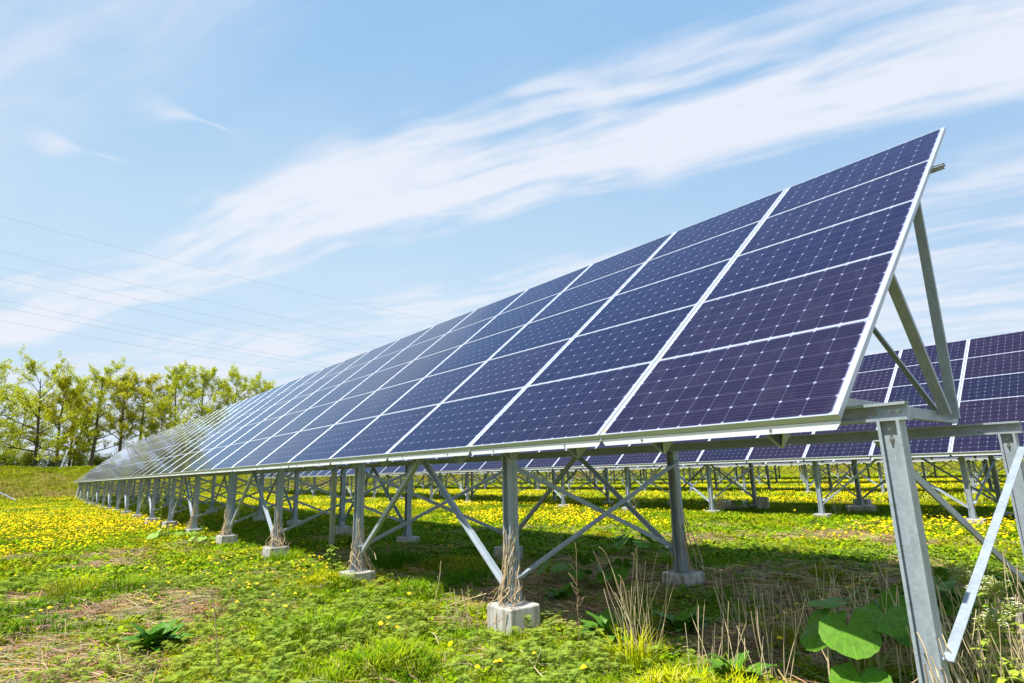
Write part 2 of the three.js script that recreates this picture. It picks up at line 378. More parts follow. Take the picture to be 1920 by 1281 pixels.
    if (near || i < 8) {
      member('strut', slope(xt, 0.5, -0.175), slope(xt, 4.6, -0.175), V(1, 0, 0), 'rafter', g);
      member('strut', V(xt + 0.05, 0.1, -2.82), V(xt + 0.05, 2.16, -2.9), V(1, 0, 0), 'strut', g);
      member('strut', V(xt + 0.05, 0.12, -2.6), V(xt + 0.05, 1.2, -1.76), V(1, 0, 0), 'strut', g);
      member('angle', V(xt - 0.02, 0.12, -2.86), V(xt - 1.0, 2.22, -2.92), V(0, 0, 1), 'sway_brace', g);
    }
  }
  return g;
}
function rrq(q, a) { return (q() - 0.5) * 2 * a; }
buildRow('solar_array', 'nearest long row of dark blue solar panels on grey steel posts', 0, 0, 0, 36, true);
buildRow('solar_array', 'second row of solar panels seen behind the struts of the nearest row', 0.49, -13.3, -0.05, 35, false);
buildRow('solar_array', 'third row of solar panels, its lower edge showing under the second row', 0.9, -26.6, -0.1, 35, false);
buildRow('solar_array', 'fourth row of solar panels far behind the third row', 1.4, -39.9, -0.12, 35, false);
buildRow('solar_array', 'farthest row of solar panels in front of the distant bank', 1.8, -53.2, -0.12, 35, false);
scene.updateMatrixWorld(true);

// ---------------------------------------------------------------- vegetation shapes
class Tri {
  constructor() { this.p = []; this.c = []; }
  tri(a, b, c, col) { this.p.push(...a, ...b, ...c); for (let i = 0; i < 3; i++) this.c.push(...col); return this; }
  quad(a, b, c, d, col) { return this.tri(a, b, c, col).tri(a, c, d, col); }
  geo() {
    const g = new THREE.BufferGeometry();
    g.setAttribute('position', new THREE.Float32BufferAttribute(this.p, 3));
    g.setAttribute('color', new THREE.Float32BufferAttribute(this.c, 3));
    g.computeVertexNormals(); return g;
  }
}
const vary = (q, a = 0.18, h = 0.12) => { const k = 1 - a + 2 * a * q(), s = (q() - 0.5) * 2 * h; return [k * (1 + s), k, k * (1 - s)]; };
function blade(T, q, x, z, h, w, ang, lean, col) {
  const dx = Math.cos(ang), dz = Math.sin(ang), sx = -dz * w / 2, sz = dx * w / 2;
  const l1 = lean * h * 0.25, l2 = lean * h, h1 = h * 0.55, h2 = h * (1 - 0.28 * lean);
  const a = [x - sx, 0, z - sz], b = [x + sx, 0, z + sz], m1 = [x + dx * l1 - sx * 0.8, h1, z + dz * l1 - sz * 0.8], m2 = [x + dx * l1 + sx * 0.8, h1, z + dz * l1 + sz * 0.8], t = [x + dx * l2, h2, z + dz * l2];
  T.quad(a, b, m2, m1, col).tri(m1, m2, t, col);
}
function tuftGeo(seed, n, h, spread, w) {
  const q = mulberry(seed), T = new Tri();
  for (let i = 0; i < n; i++) { const r = spread * Math.sqrt(q()), a = q() * 6.283; blade(T, q, r * Math.cos(a), r * Math.sin(a), h * (0.5 + 0.6 * q()), w * (0.7 + 0.6 * q()), a + (q() - 0.5) * 2.4, 0.25 + 0.85 * q(), vary(q)); }
  return T.geo();
}
function leafPoly(T, o, dir, side, len, wid, col, lobes = 0, droop = 0.2) {   // pointed or lobed leaf from o
  const up = [0, 1, 0], P = (a, b) => [o[0] + dir[0] * a * len + side[0] * b * wid, o[1] + dir[1] * a * len + side[1] * b * wid - droop * len * a * a + 0.12 * wid * Math.abs(b), o[2] + dir[2] * a * len + side[2] * b * wid];
  if (!lobes) {
    const c0 = P(0, 0), c1 = P(0.35, 0), c2 = P(0.7, 0), t = P(1, 0), l1 = P(0.35, 0.5), l2 = P(0.7, 0.4), r1 = P(0.35, -0.5), r2 = P(0.7, -0.4);
    T.tri(c0, c1, l1, col).quad(c1, c2, l2, l1, col).tri(c2, t, l2, col).tri(c0, r1, c1, col).quad(c1, r1, r2, c2, col).tri(c2, r2, t, col);
  } else for (let k = 0; k < lobes; k++) {
    const a = 0.15 + 0.7 * k / lobes, b = a + 0.42, w = 0.55 - 0.25 * k / lobes;
    T.tri(P(a, 0), P(a + 0.2, 0.02), P(b, w), col).tri(P(a, 0), P(b, -w), P(a + 0.2, -0.02), col);
    if (k === lobes - 1) T.tri(P(a, 0.08), P(1, 0), P(a, -0.08), col);
  }
}
function mugwortGeo(seed, n, h, size) {
  const q = mulberry(seed), T = new Tri();
  for (let i = 0; i < n; i++) {
    const a = q() * 6.283, y = h * (0.15 + 0.85 * Math.pow(i / n, 0.7)), r = 0.05 * q() * (1 - y / h * 0.5), el = 0.1 + 0.95 * q();
    const d = [Math.cos(a) * Math.cos(el), Math.sin(el), Math.sin(a) * Math.cos(el)], s = [-Math.sin(a), 0, Math.cos(a)];
    leafPoly(T, [d[0] * r, y, d[2] * r], d, s, size * (0.7 + 0.6 * q()), size * (0.7 + 0.5 * q()), vary(q, 0.2, 0.06), 3, 0.3);
  }
  return T.geo();
}
function rosetteGeo(seed, n, len, wid, h) {
  const q = mulberry(seed), T = new Tri();
  for (let i = 0; i < n; i++) {
    const a = q() * 6.283, el = 0.15 + 0.9 * q(), d = [Math.cos(a) * Math.cos(el), Math.sin(el), Math.sin(a) * Math.cos(el)], s = [-Math.sin(a), 0, Math.cos(a)], L = len * (0.6 + 0.6 * q());
    leafPoly(T, [0.03 * (q() - 0.5), h * q(), 0.03 * (q() - 0.5)], d, s, L, wid * (0.7 + 0.5 * q()), vary(q), 0, 0.45);
  }
  return T.geo();
}
function strawGeo(seed, n, len, w, flat = 0.12) {
  const q = mulberry(seed), T = new Tri();
  for (let i = 0; i < n; i++) {
    const a = q() * 6.283, r = 0.12 * q(), b = q() * 6.283, L = len * (0.4 + 0.8 * q()), x = r * Math.cos(b), z = r * Math.sin(b), y0 = 0.012 + 0.03 * q(), e = flat * (q() - 0.3);
    const dx = Math.cos(a), dz = Math.sin(a), sx = -dz * w / 2, sz = dx * w / 2, col = vary(q, 0.3, 0.08), k = (q() - 0.5) * 0.3;
    const m = [x + dx * L * 0.5 + sx * 20 * k, y0 + e * L * 0.5 + 0.015, z + dz * L * 0.5 + sz * 20 * k], t = [x + dx * L, y0 + e * L, z + dz * L];
    T.quad([x - sx, y0, z - sz], [x + sx, y0 + 0.002, z + sz], [m[0] + sx, m[1] + 0.002, m[2] + sz], [m[0] - sx, m[1], m[2] - sz], col);
    T.quad([m[0] - sx, m[1], m[2] - sz], [m[0] + sx, m[1] + 0.002, m[2] + sz], [t[0] + sx, t[1] + 0.002, t[2] + sz], [t[0] - sx, t[1], t[2] - sz], col);
  }
  return T.geo();
}
const leafMat = new THREE.MeshPhysicalMaterial({ vertexColors: true, side: THREE.DoubleSide, roughness: 0.75, specularIntensity: 0.35, transmission: 0.22, thickness: 0 });
const plainLeaf = new THREE.MeshPhysicalMaterial({ vertexColors: true, side: THREE.DoubleSide, roughness: 0.75, specularIntensity: 0.1 });
const strawMat = new THREE.MeshPhysicalMaterial({ vertexColors: true, side: THREE.DoubleSide, roughness: 0.85, specularIntensity: 0.25 });
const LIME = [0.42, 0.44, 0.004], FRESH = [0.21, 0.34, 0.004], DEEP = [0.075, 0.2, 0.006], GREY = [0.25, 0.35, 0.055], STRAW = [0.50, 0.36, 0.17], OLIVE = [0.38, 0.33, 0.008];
const mixc = (a, b, t) => a.map((v, i) => lerp(v, b[i], t));

const AZ0 = -12 * D2R, AZ1 = 96 * D2R;
function scatter(n, r0, r1, fn, seed) {
  const q = mulberry(seed), out = [];
  for (let i = 0; i < n; i++) {
    const r = Math.sqrt(lerp(r0 * r0, r1 * r1, q())), a = lerp(AZ0, AZ1, q());
    const x = CAM.x - r * Math.cos(a), z = CAM.z - r * Math.sin(a);
    const o = fn(x, z, r, q);
    if (o) out.push({ x, z, ...o, yaw: q() * 6.283 });
  }
  return out;
}
const mtx = new THREE.Matrix4(), qt = new THREE.Quaternion(), eu = new THREE.Euler(), sc = new THREE.Vector3(), ps = new THREE.Vector3(), cc = new THREE.Color();
function instanced(geo, mat, list, name, label, category) {
  const im = new THREE.InstancedMesh(geo, mat, list.length);
  im.castShadow = im.receiveShadow = true;
  list.forEach((o, i) => {
    eu.set((o.tx || 0), o.yaw, (o.tz || 0)); qt.setFromEuler(eu); sc.set(o.s, o.s * (o.sy || 1), o.s); ps.set(o.x, (o.y === undefined ? groundY(o.x, o.z) : o.y) - 0.004, o.z);
    im.setMatrixAt(i, mtx.compose(ps, qt, sc)); im.setColorAt(i, cc.setRGB(o.c[0], o.c[1], o.c[2]));
  });
  return add(im, name, label, category, null, 'stuff');
}
const patch = (x, z) => fbm(x * 0.42 + 90, z * 0.42 + 33, 4);
const kindN = (x, z) => fbm(x * 0.95 + 12, z * 0.95 + 71, 4);
const hueN = (x, z) => fbm(x * 0.9 + 33, z * 0.9 + 5, 3);
function grassCol(x, z, q) {
  const p = hueN(x, z); let c = p < 0.5 ? mixc(FRESH, LIME, sstep(0.34, 0.56, p)) : mixc(mixc(FRESH, LIME, sstep(0.34, 0.56, p)), OLIVE, sstep(0.55, 0.75, p) * 0.8);
  c = mixc(c, DEEP, 0.75 * sstep(0.52, 0.7, fbm(x * 1.3 + 70, z * 1.3 + 20, 4)) + (q() < 0.12 ? 0.5 : 0));
  if (q() < 0.08) c = mixc(c, STRAW, 0.6);
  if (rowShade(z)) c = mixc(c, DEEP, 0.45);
  const k = 0.85 + 0.3 * q(); return c.map(v => v * k);
}
const bare = (x, z) => litter(x, z);
const inFoot = (x, z) => { const i = Math.round((0.10 - x) / 3.36), fx = 0.10 - 3.36 * i; return Math.abs(x - fx) < 0.2 && (Math.abs(z + 0.42) < 0.2 || Math.abs(z + 3.1) < 0.2); };

// short meadow grass in three rings of distance
const tufts = [tuftGeo(1, 16, 0.11, 0.05, 0.006), tuftGeo(2, 18, 0.085, 0.06, 0.005), tuftGeo(3, 14, 0.15, 0.045, 0.007)];
const lists = [[], [], []];
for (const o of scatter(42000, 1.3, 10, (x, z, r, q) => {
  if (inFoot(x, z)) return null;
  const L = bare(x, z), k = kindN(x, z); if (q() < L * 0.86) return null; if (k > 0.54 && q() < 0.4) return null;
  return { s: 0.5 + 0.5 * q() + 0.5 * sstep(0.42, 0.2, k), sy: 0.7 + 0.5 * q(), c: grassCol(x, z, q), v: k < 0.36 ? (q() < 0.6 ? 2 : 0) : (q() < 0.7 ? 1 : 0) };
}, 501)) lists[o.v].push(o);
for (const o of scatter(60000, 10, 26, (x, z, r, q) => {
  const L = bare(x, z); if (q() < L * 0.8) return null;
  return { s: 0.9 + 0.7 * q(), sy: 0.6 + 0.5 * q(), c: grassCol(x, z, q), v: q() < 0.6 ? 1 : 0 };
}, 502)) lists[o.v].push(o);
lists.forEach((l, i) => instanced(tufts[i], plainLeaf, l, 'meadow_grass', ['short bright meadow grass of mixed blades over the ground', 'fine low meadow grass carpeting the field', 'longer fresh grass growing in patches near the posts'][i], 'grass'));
{
  const far = tuftGeo(9, 12, 0.16, 0.16, 0.02);
  const l = scatter(105000, 26, 100, (x, z, r, q) => {
    const bd = Math.max(-63.5 - x, -67 - z); if (bd > 26) return null;
    const L = bare(x, z), strip = sstep(-8, -2, bd) * sstep(7, 1, bd) * sstep(0.35, 0.6, fbm(x * 0.12 + 3, z * 0.12 + 8, 3));
    if (q() < Math.max(L * 0.6, strip * 0.5)) return null;
    return { s: 0.9 + 0.9 * q() + r * 0.008, sy: 0.5 + 0.5 * q(), c: mixc(grassCol(x, z, q), [0.5, 0.52, 0.02], 0.35 + 0.35 * sstep(0, 6, bd)) };
  }, 503);
  instanced(far, plainLeaf, l, 'far_grass', 'yellow green grass of the far field and bank', 'grass');
}
// grey green mugwort, low leafy weeds, straw
{
  const g1 = mugwortGeo(21, 22, 0.10, 0.042), g2 = mugwortGeo(22, 16, 0.06, 0.034);
  const l1 = [], l2 = [];
  for (const o of scatter(20000, 1.3, 12, (x, z, r, q) => {
    if (inFoot(x, z)) return null;
    const k = kindN(x, z); if (q() > sstep(0.42, 0.62, k) + 0.12 || q() < bare(x, z) * 0.8 || (rowShade(z) && q() < 0.6)) return null;
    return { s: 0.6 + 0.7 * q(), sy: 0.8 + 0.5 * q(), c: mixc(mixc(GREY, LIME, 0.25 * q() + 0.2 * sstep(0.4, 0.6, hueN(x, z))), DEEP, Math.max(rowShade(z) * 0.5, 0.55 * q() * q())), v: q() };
  }, 511)) (o.v < 0.6 ? l1 : l2).push(o);
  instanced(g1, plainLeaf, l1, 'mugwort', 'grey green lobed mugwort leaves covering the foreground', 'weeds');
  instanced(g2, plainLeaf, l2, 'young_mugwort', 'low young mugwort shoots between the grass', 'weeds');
  const g3 = rosetteGeo(23, 11, 0.05, 0.022, 0.03), g4 = rosetteGeo(24, 9, 0.11, 0.03, 0.02);
  const l3 = [], l4 = [];
  for (const o of scatter(26000, 1.3, 20, (x, z, r, q) => {
    if (inFoot(x, z)) return null;
    if (q() < bare(x, z) * (rowShade(z) ? 0.72 : 0.85)) return null;
    const big = q() < 0.14 && r < 13;
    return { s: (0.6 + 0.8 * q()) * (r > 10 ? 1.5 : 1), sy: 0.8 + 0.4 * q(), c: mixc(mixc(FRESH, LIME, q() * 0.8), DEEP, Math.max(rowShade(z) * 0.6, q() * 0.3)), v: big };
  }, 512)) (o.v ? l4 : l3).push(o);
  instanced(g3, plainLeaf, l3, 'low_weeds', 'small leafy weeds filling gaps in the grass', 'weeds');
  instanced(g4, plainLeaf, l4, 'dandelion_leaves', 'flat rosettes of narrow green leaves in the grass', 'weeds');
  const g5 = strawGeo(25, 16, 0.26, 0.004), g6 = strawGeo(26, 12, 0.5, 0.005, 0.3);
  const l5 = [], l6 = [];
  for (const o of scatter(26000, 1.3, 16, (x, z, r, q) => {
    const L = bare(x, z); if (q() > 0.06 + L * 0.9) return null;
    return { s: 0.5 + 0.7 * q(), sy: 1, c: mixc(STRAW, [0.34, 0.23, 0.14], q() * 0.9).map(v => v * (0.7 + 0.5 * q())), v: q() < 0.12 };
  }, 513)) (o.v ? l6 : l5).push(o);
  instanced(g5, strawMat, l5, 'dead_straw', 'matted brown straw lying under and beside the panels', 'straw');
  instanced(g6, strawMat, l6, 'loose_straw', 'loose longer dry stems lying over the ground', 'straw');
}
// ---------------------------------------------------------------- dandelions
const YEL = [0.86, 0.62, 0.006];
function headGeo(n, r, dome) {
  const T = new Tri(), q = mulberry(31 + n);
  for (let ring = 0; ring < (n > 8 ? 3 : 1); ring++) for (let i = 0; i < n; i++) {
    const a = (i + ring * 0.5) / n * 6.283, w = 3.0 / n, R = r * (1 - ring * 0.3), y = dome * ring * 0.4, c = vary(q, 0.1, 0.05);
    T.tri([0, y + dome * 0.5, 0], [R * Math.cos(a - w), y, R * Math.sin(a - w)], [R * Math.cos(a + w), y, R * Math.sin(a + w)], c);
  }
  return T.geo();
}
const petalMat = new THREE.MeshStandardMaterial({ vertexColors: true, color: lin(...YEL), side: THREE.DoubleSide, roughness: 0.8 });
const petalMatI = new THREE.MeshPhysicalMaterial({ vertexColors: true, side: THREE.DoubleSide, roughness: 0.8, specularIntensity: 0.15 });
const stemMat = new THREE.MeshStandardMaterial({ color: lin(0.22, 0.27, 0.05), roughness: 0.7 });
const headNear = headGeo(12, 0.021, 0.012), headFar = headGeo(7, 0.024, 0.02);
const stemGeo = new THREE.CylinderGeometry(0.0018, 0.0022, 1, 5); stemGeo.translate(0, 0.5, 0);
function flowerDensity(x, z, r) {
  let d = sstep(0.38, 0.66, fbm(x * 0.33 + 8, z * 0.33 + 44, 4));
  if (z > -0.7) d *= sstep(6, 18, r) * 1.15 + 0.05; else d *= sstep(8, 18, r) * 0.85 + 0.14;
  if (rowShade(z)) d *= 0.12;
  const bd = Math.max(-63.5 - x, -67 - z); d *= sstep(-2, -6, bd) + 0.006;
  return clamp(d);
}
{
  const near = [];
  const at = (x, z) => near.push({ x, z, near: 1 });
  [[-4.05, 0.52], [-4.0, 0.47], [-3.96, 0.5], [-3.91, 0.43], [-3.99, 0.56], [-2.28, 0.7], [-2.23, 0.58], [-2.3, 0.48], [-2.26, 0.52], [-2.18, 0.27], [-1.68, 0.28], [-4.24, -0.95], [-4.08, -1.0], [-4.16, -0.9], [-5.16, 1.03], [-5.35, 3.09], [-6.89, 3.02], [-7.0, 2.95], [-7.1, 3.05], [-6.95, 2.88], [-7.2, 3.0], [-6.8, 2.7]].forEach(p => at(...p));
  const all = scatter(330000, 2.6, 64, (x, z, r, q) => (q() < flowerDensity(x, z, r) * (r < 14 ? 0.5 : 0.64)) && !inFoot(x, z) ? { s: 0.55 + 0.75 * q(), r, c: vary(q, 0.16, 0.07).map((v, i) => v * YEL[i]) } : null, 521);
  all.sort((a, b) => a.r - b.r);
  all.slice(0, 270).forEach(o => near.push(o));
  const q = mulberry(99);
  const proto = new THREE.Group();
  mesh(headNear, petalMat, 'flower_head', proto); mesh(stemGeo, stemMat, 'stem', proto);
  for (const o of near) {
    const f = proto.clone(), h = 0.06 + 0.11 * q();
    f.children[1].scale.set(1, h, 1); f.children[0].position.set(0, h, 0); f.children[0].rotation.set((q() - 0.3) * 0.5, 0, (q() - 0.5) * 0.5); f.children[0].scale.setScalar(0.85 + 0.35 * q());
    f.position.set(o.x, groundY(o.x, o.z), o.z); f.rotation.y = q() * 6.283;
    add(f, 'dandelion', 'yellow dandelion flower standing in the nearer grass', 'dandelion', 'dandelions in the nearer grass');
  }
  const l = all.slice(270).map(o => ({ ...o, y: groundY(o.x, o.z) + 0.05 + 0.13 * q(), tx: (q() - 0.5) * 1.0 + 0.15, tz: (q() - 0.5) * 1.0, s: o.s * (1 + o.r * 0.006) }));
  instanced(headFar, petalMatI, l, 'dandelion_field', 'mass of small yellow dandelions spreading across the far meadow', 'dandelions');
}

// ---------------------------------------------------------------- trees and shrubs on the bank
function tubeInto(A, pts, rad, sides, col) {      // tapered tube through points
  const rings = pts.map((p, i) => {
    const d = (pts[Math.min(i + 1, pts.length - 1)].clone().sub(pts[Math.max(i - 1, 0)])).normalize();
    const s = Math.abs(d.y) > 0.9 ? V(1, 0, 0) : V(0, 1, 0), a = new THREE.Vector3().crossVectors(d, s).normalize(), b = new THREE.Vector3().crossVectors(d, a);
    return Array.from({ length: sides }, (_, k) => { const t = k / sides * 6.283, q = p.clone().addScaledVector(a, rad[i] * Math.cos(t)).addScaledVector(b, rad[i] * Math.sin(t)); return [q.x, q.y, q.z]; });
  });
  for (let i = 0; i < rings.length - 1; i++) for (let k = 0; k < sides; k++) A.quad(rings[i][k], rings[i][(k + 1) % sides], rings[i + 1][(k + 1) % sides], rings[i + 1][k], col);
}
const barkMat = new THREE.MeshStandardMaterial({ vertexColors: true, roughness: 0.95 });
const treeLeafMat = new THREE.MeshPhysicalMaterial({ vertexColors: true, side: THREE.DoubleSide, roughness: 0.9, specularIntensity: 0.2, transmission: 0.35, thickness: 0 });
function makeTree(seed, H, spread, bark, leaf, dens, lowest, flat) {
  const q = mulberry(seed), W = new Tri(), L = new Tri();
  const jit = a => (q() - 0.5) * 2 * a;
  const tips = [];
  function grow(p, dir, len, rad, depth) {
    const n = depth === 0 ? 9 : 5, pts = [p.clone()], rads = [rad], d = dir.clone();
    for (let i = 1; i <= n; i++) {
      d.x += jit(depth ? 0.16 : 0.05); d.z += jit(depth ? 0.16 : 0.05); d.y += depth ? jit(0.1) + 0.05 * (1 - flat) : 0.02; d.normalize();
      pts.push(pts[i - 1].clone().addScaledVector(d, len / n)); rads.push(Math.max(rad * (1 - 0.85 * i / n), 0.008));
    }
    tubeInto(W, pts, rads, depth === 0 ? 7 : depth === 1 ? 5 : 3, bark);
    if (depth === 0) {
      const nb = 17;
      for (let k = 0; k < nb; k++) {
        const f = lowest + (0.97 - lowest) * (k + 0.5 * q()) / nb, i = Math.min(Math.floor(f * n), n - 1), P = pts[i].clone().lerp(pts[i + 1], f * n - i);
        const a = k * 2.4 + jit(0.5), prof = Math.sin(Math.PI * clamp(0.22 + 0.74 * (f - lowest) / (1 - lowest))), el = lerp(0.25 - 0.2 * flat, 1.0, Math.pow(f, 1.6)) + jit(0.15);
        grow(P, V(Math.cos(a) * Math.cos(el), Math.sin(el), Math.sin(a) * Math.cos(el)), spread * (0.45 + 0.65 * prof) * (0.8 + 0.4 * q()), rad * (0.42 - 0.26 * f), 1);
      }
      tips.push([pts[n], 0.8]);
    } else if (depth < 3) {
      const nb = depth === 1 ? 8 : 4;
      for (let k = 0; k < nb; k++) {
        const f = 0.25 + 0.75 * (k + q()) / nb, i = Math.min(Math.floor(f * n), n - 1), P = pts[i].clone().lerp(pts[i + 1], clamp(f * n - i));
        const nd = d.clone().add(V(jit(1), jit(0.75) + 0.25, jit(1))).normalize();
        grow(P, nd, len * (depth === 1 ? 0.42 : 0.5) * (0.7 + 0.5 * q()), rads[i] * 0.55, depth + 1);
      }
    } else for (let i = 1; i <= n; i += 1) tips.push([pts[i], 0.2]);
    if (depth === 2) tips.push([pts[n], 0.28]);
  }
  grow(V(0, -0.3, 0), V(jit(0.06), 1, jit(0.06)).normalize(), H, H * 0.018 + 0.03, 0);
  for (const [p, r] of tips) {
    const m = dens * (0.4 + 1.2 * q());
    for (let k = 0; k < m; k++) {
      const o = [p.x + jit(r), p.y + jit(r * 0.7), p.z + jit(r)], s = 0.055 + 0.065 * q(), a = q() * 6.283, e = jit(1.2);
      const d1 = [Math.cos(a) * Math.cos(e), Math.sin(e), Math.sin(a) * Math.cos(e)], d2 = [-Math.sin(a), jit(0.5), Math.cos(a)], c = vary(q, 0.22, 0.1).map((v, i) => v * leaf[i]);
      L.quad([o[0] - d1[0] * s, o[1] - d1[1] * s, o[2] - d1[2] * s], [o[0] + d2[0] * s * 0.6, o[1] + d2[1] * s * 0.6, o[2] + d2[2] * s * 0.6], [o[0] + d1[0] * s, o[1] + d1[1] * s, o[2] + d1[2] * s], [o[0] - d2[0] * s * 0.6, o[1] - d2[1] * s * 0.6, o[2] - d2[2] * s * 0.6], c);
    }
  }
  const g = new THREE.Group();
  mesh(W.geo(), barkMat, 'trunk', g); mesh(L.geo(), treeLeafMat, 'crown', g);
  return g;
}
function makeShrub(seed, H, R, leaf, n) {
  const q = mulberry(seed), W = new Tri(), L = new Tri(), jit = a => (q() - 0.5) * 2 * a;
  for (let k = 0; k < 16; k++) {
    const a = q() * 6.283, r = R * 0.7 * Math.sqrt(q()), top = V(r * Math.cos(a) * 1.3, H * (0.6 + 0.5 * q()), r * Math.sin(a) * 1.3), b = V(r * 0.5 * Math.cos(a), -0.2, r * 0.5 * Math.sin(a)), m = b.clone().lerp(top, 0.5).add(V(jit(0.2), 0, jit(0.2)));
    tubeInto(W, [b, m, top], [0.04, 0.025, 0.008], 4, [0.16, 0.12, 0.06]);
    for (let i = 0; i < n; i++) {
      const t = Math.pow(q(), 0.6), p = b.clone().lerp(m, clamp(t * 2)).lerp(top, clamp(t * 2 - 1)), o = [p.x + jit(0.55), p.y + jit(0.4), p.z + jit(0.55)], s = 0.05 + 0.06 * q(), aa = q() * 6.283, e = jit(1.2);
      const d1 = [Math.cos(aa) * Math.cos(e) * s, Math.sin(e) * s, Math.sin(aa) * Math.cos(e) * s], d2 = [-Math.sin(aa) * s * 0.6, jit(0.3) * s, Math.cos(aa) * s * 0.6], c = vary(q, 0.25, 0.1).map((v, j) => v * leaf[j]);
      L.quad([o[0] - d1[0], o[1] - d1[1], o[2] - d1[2]], [o[0] + d2[0], o[1] + d2[1], o[2] + d2[2]], [o[0] + d1[0], o[1] + d1[1], o[2] + d1[2]], [o[0] - d2[0], o[1] - d2[1], o[2] - d2[2]], c);
    }
  }
  const g = new THREE.Group(); mesh(W.geo(), barkMat, 'stems', g); mesh(L.geo(), treeLeafMat, 'foliage', g); return g;
}
const YG = [0.56, 0.60, 0.03], YO = [0.64, 0.62, 0.03];
const DARKB = [0.09, 0.07, 0.05], TAN = [0.22, 0.19, 0.1];
const treeKinds = [
  makeTree(301, 10, 4.6, DARKB, YG, 4.4, 0.16, 1), makeTree(302, 9.5, 2.2, TAN, YO, 3.4, 0.18, 0.2), makeTree(303, 11.5, 3.6, [0.13, 0.1, 0.07], YG, 4.4, 0.2, 0.3),
  makeTree(304, 10.5, 3.0, [0.12, 0.1, 0.07], YO, 3.2, 0.3, 0.3), makeTree(305, 11.5, 3.8, TAN, YG, 4.6, 0.15, 0.1),
];
function plantTree(k, x, z, scale, turn, label) {
  const t = treeKinds[k].clone(); t.position.set(x, groundY(x, z) - 0.05, z); t.scale.setScalar(scale); t.rotation.y = turn;
  add(t, 'spring_tree', label, 'tree', 'spring trees along the bank');
}
plantTree(0, -80, 2.5, 1.03, 0.4, 'broad tree with dark trunk and low spreading limbs at the left edge');
plantTree(1, -81, 0.7, 1.03, 1.2, 'slender leaning tan tree just right of the broad dark trunked tree');
plantTree(2, -80, -2.3, 0.93, 2.0, 'tallest bright tree left of the panel row, second group of trunks');
plantTree(1, -83, -0.9, 0.75, 3.0, 'small thin tree between the slender tan tree and the tallest one');
plantTree(3, -80, -4.9, 0.96, 0.3, 'thin straight tree directly left of the dark forked tree');
plantTree(3, -81, -6.9, 1.02, 2.6, 'dark forked tree with open crown above the end of the panels');
plantTree(4, -79, -10.4, 0.98, 0.9, 'dense yellow green tree rising first behind the top edge of the panels');
plantTree(4, -81, -13.8, 1.0, 2.2, 'full rounded tree in the middle of the trees behind the panels');
plantTree(2, -82, -17.2, 1.0, 4.1, 'lighter tree right of the full rounded tree behind the panels');
plantTree(4, -82, -20.6, 0.94, 3.7, 'second last tree showing its crown over the panels');
plantTree(3, -83, -24.2, 1.0, 5.0, 'last tree tip peeking over the sloping panel edge');
plantTree(4, -78, -8.2, 0.62, 4.4, 'low bushy tree standing under the dark forked tree');
plantTree(0, -82, 8.2, 1.0, 2.4, 'tree mostly outside the picture on the far left');
plantTree(2, -93, -1.0, 0.82, 0.8, 'pale distant tree behind the tallest bright tree');
plantTree(4, -95, 4.6, 0.78, 5.5, 'pale distant tree behind the broad dark trunked tree');
const shrubKinds = [makeShrub(401, 2.3, 2.0, [0.42, 0.46, 0.03], 150), makeShrub(402, 1.8, 1.7, [0.24, 0.32, 0.03], 150), makeShrub(403, 2.9, 1.6, [0.5, 0.52, 0.03], 140)];
{
  const q = mulberry(4040);
  const where = ['left edge of the bank under the broad tree', 'foot of the broad dark trunked tree', 'right foot of the broad tree', 'foot of the slender tan tree', 'gap between the tan tree and the tallest tree', 'left foot of the tallest tree', 'right foot of the tallest tree', 'gap right of the tallest tree', 'foot of the thin straight tree', 'foot of the dark forked tree', 'panel edge under the forked tree', 'foot of the dense tree behind the panels', 'farther back behind the broad tree', 'farther back behind the tallest tree', 'farther back behind the forked tree'];
  where.forEach((w, i) => {
    const k = i % 3, o = shrubKinds[k].clone(), far = i > 11, z = far ? [4, -3, -8][i - 12] : 6.2 - i * 1.55 + (q() - 0.5), x = far ? -90 : -82 + (q() - 0.5) * 3;
    o.position.set(x, groundY(x, z), z); o.rotation.y = q() * 6.283; o.scale.setScalar(far ? 1.25 : i > 6 ? 1.05 : 0.62 + 0.3 * q());
    add(o, 'shrub', ['bushy yellow green', 'dense darker green', 'tall loose lime green'][k] + ' shrub at the ' + w, 'shrub', 'undergrowth below the trees');
  });
}
// ---------------------------------------------------------------- posts in the far field, power lines, concrete pieces
function pole(name, a, b, r, label, cat, cap) {
  const g = new THREE.Group(); g.position.copy(a);
  const d = b.clone().sub(a), L = d.length();
  const s = mesh(new THREE.CylinderGeometry(r, r, L, 10), M.whitePost, 'tube', g); s.position.copy(d).multiplyScalar(0.5); s.quaternion.setFromUnitVectors(V(0, 1, 0), d.clone().normalize());
  const c = mesh(new THREE.SphereGeometry(r * 1.25, 10, 8), M.whitePost, cap, g); c.position.copy(d);
  return add(g, name, label, cat, 'white metal posts in the far field');
}
const gp = (x, z, h = 0) => V(x, groundY(x, z) + h, z);
pole('marker_post', gp(-63.7, -2.4), gp(-63.9, -3.0, 1.75), 0.05, 'thin leaning white post in the meadow left of the panel row', 'post', 'cap');
pole('marker_post', gp(-74, 0.5), gp(-74, 0.15, 1.75), 0.075, 'white pole standing on the bank between the trees', 'post', 'cap');
pole('marker_post', gp(-61.5, -0.35), gp(-61.5, -0.5, 1.35), 0.04, 'thin pale post right beside the far end of the panels', 'post', 'cap');
pole('fallen_post', gp(-60, 3.45), gp(-60, 5.6, 1.35), 0.06, 'slanting white tube at the left edge of the field', 'post', 'cap');
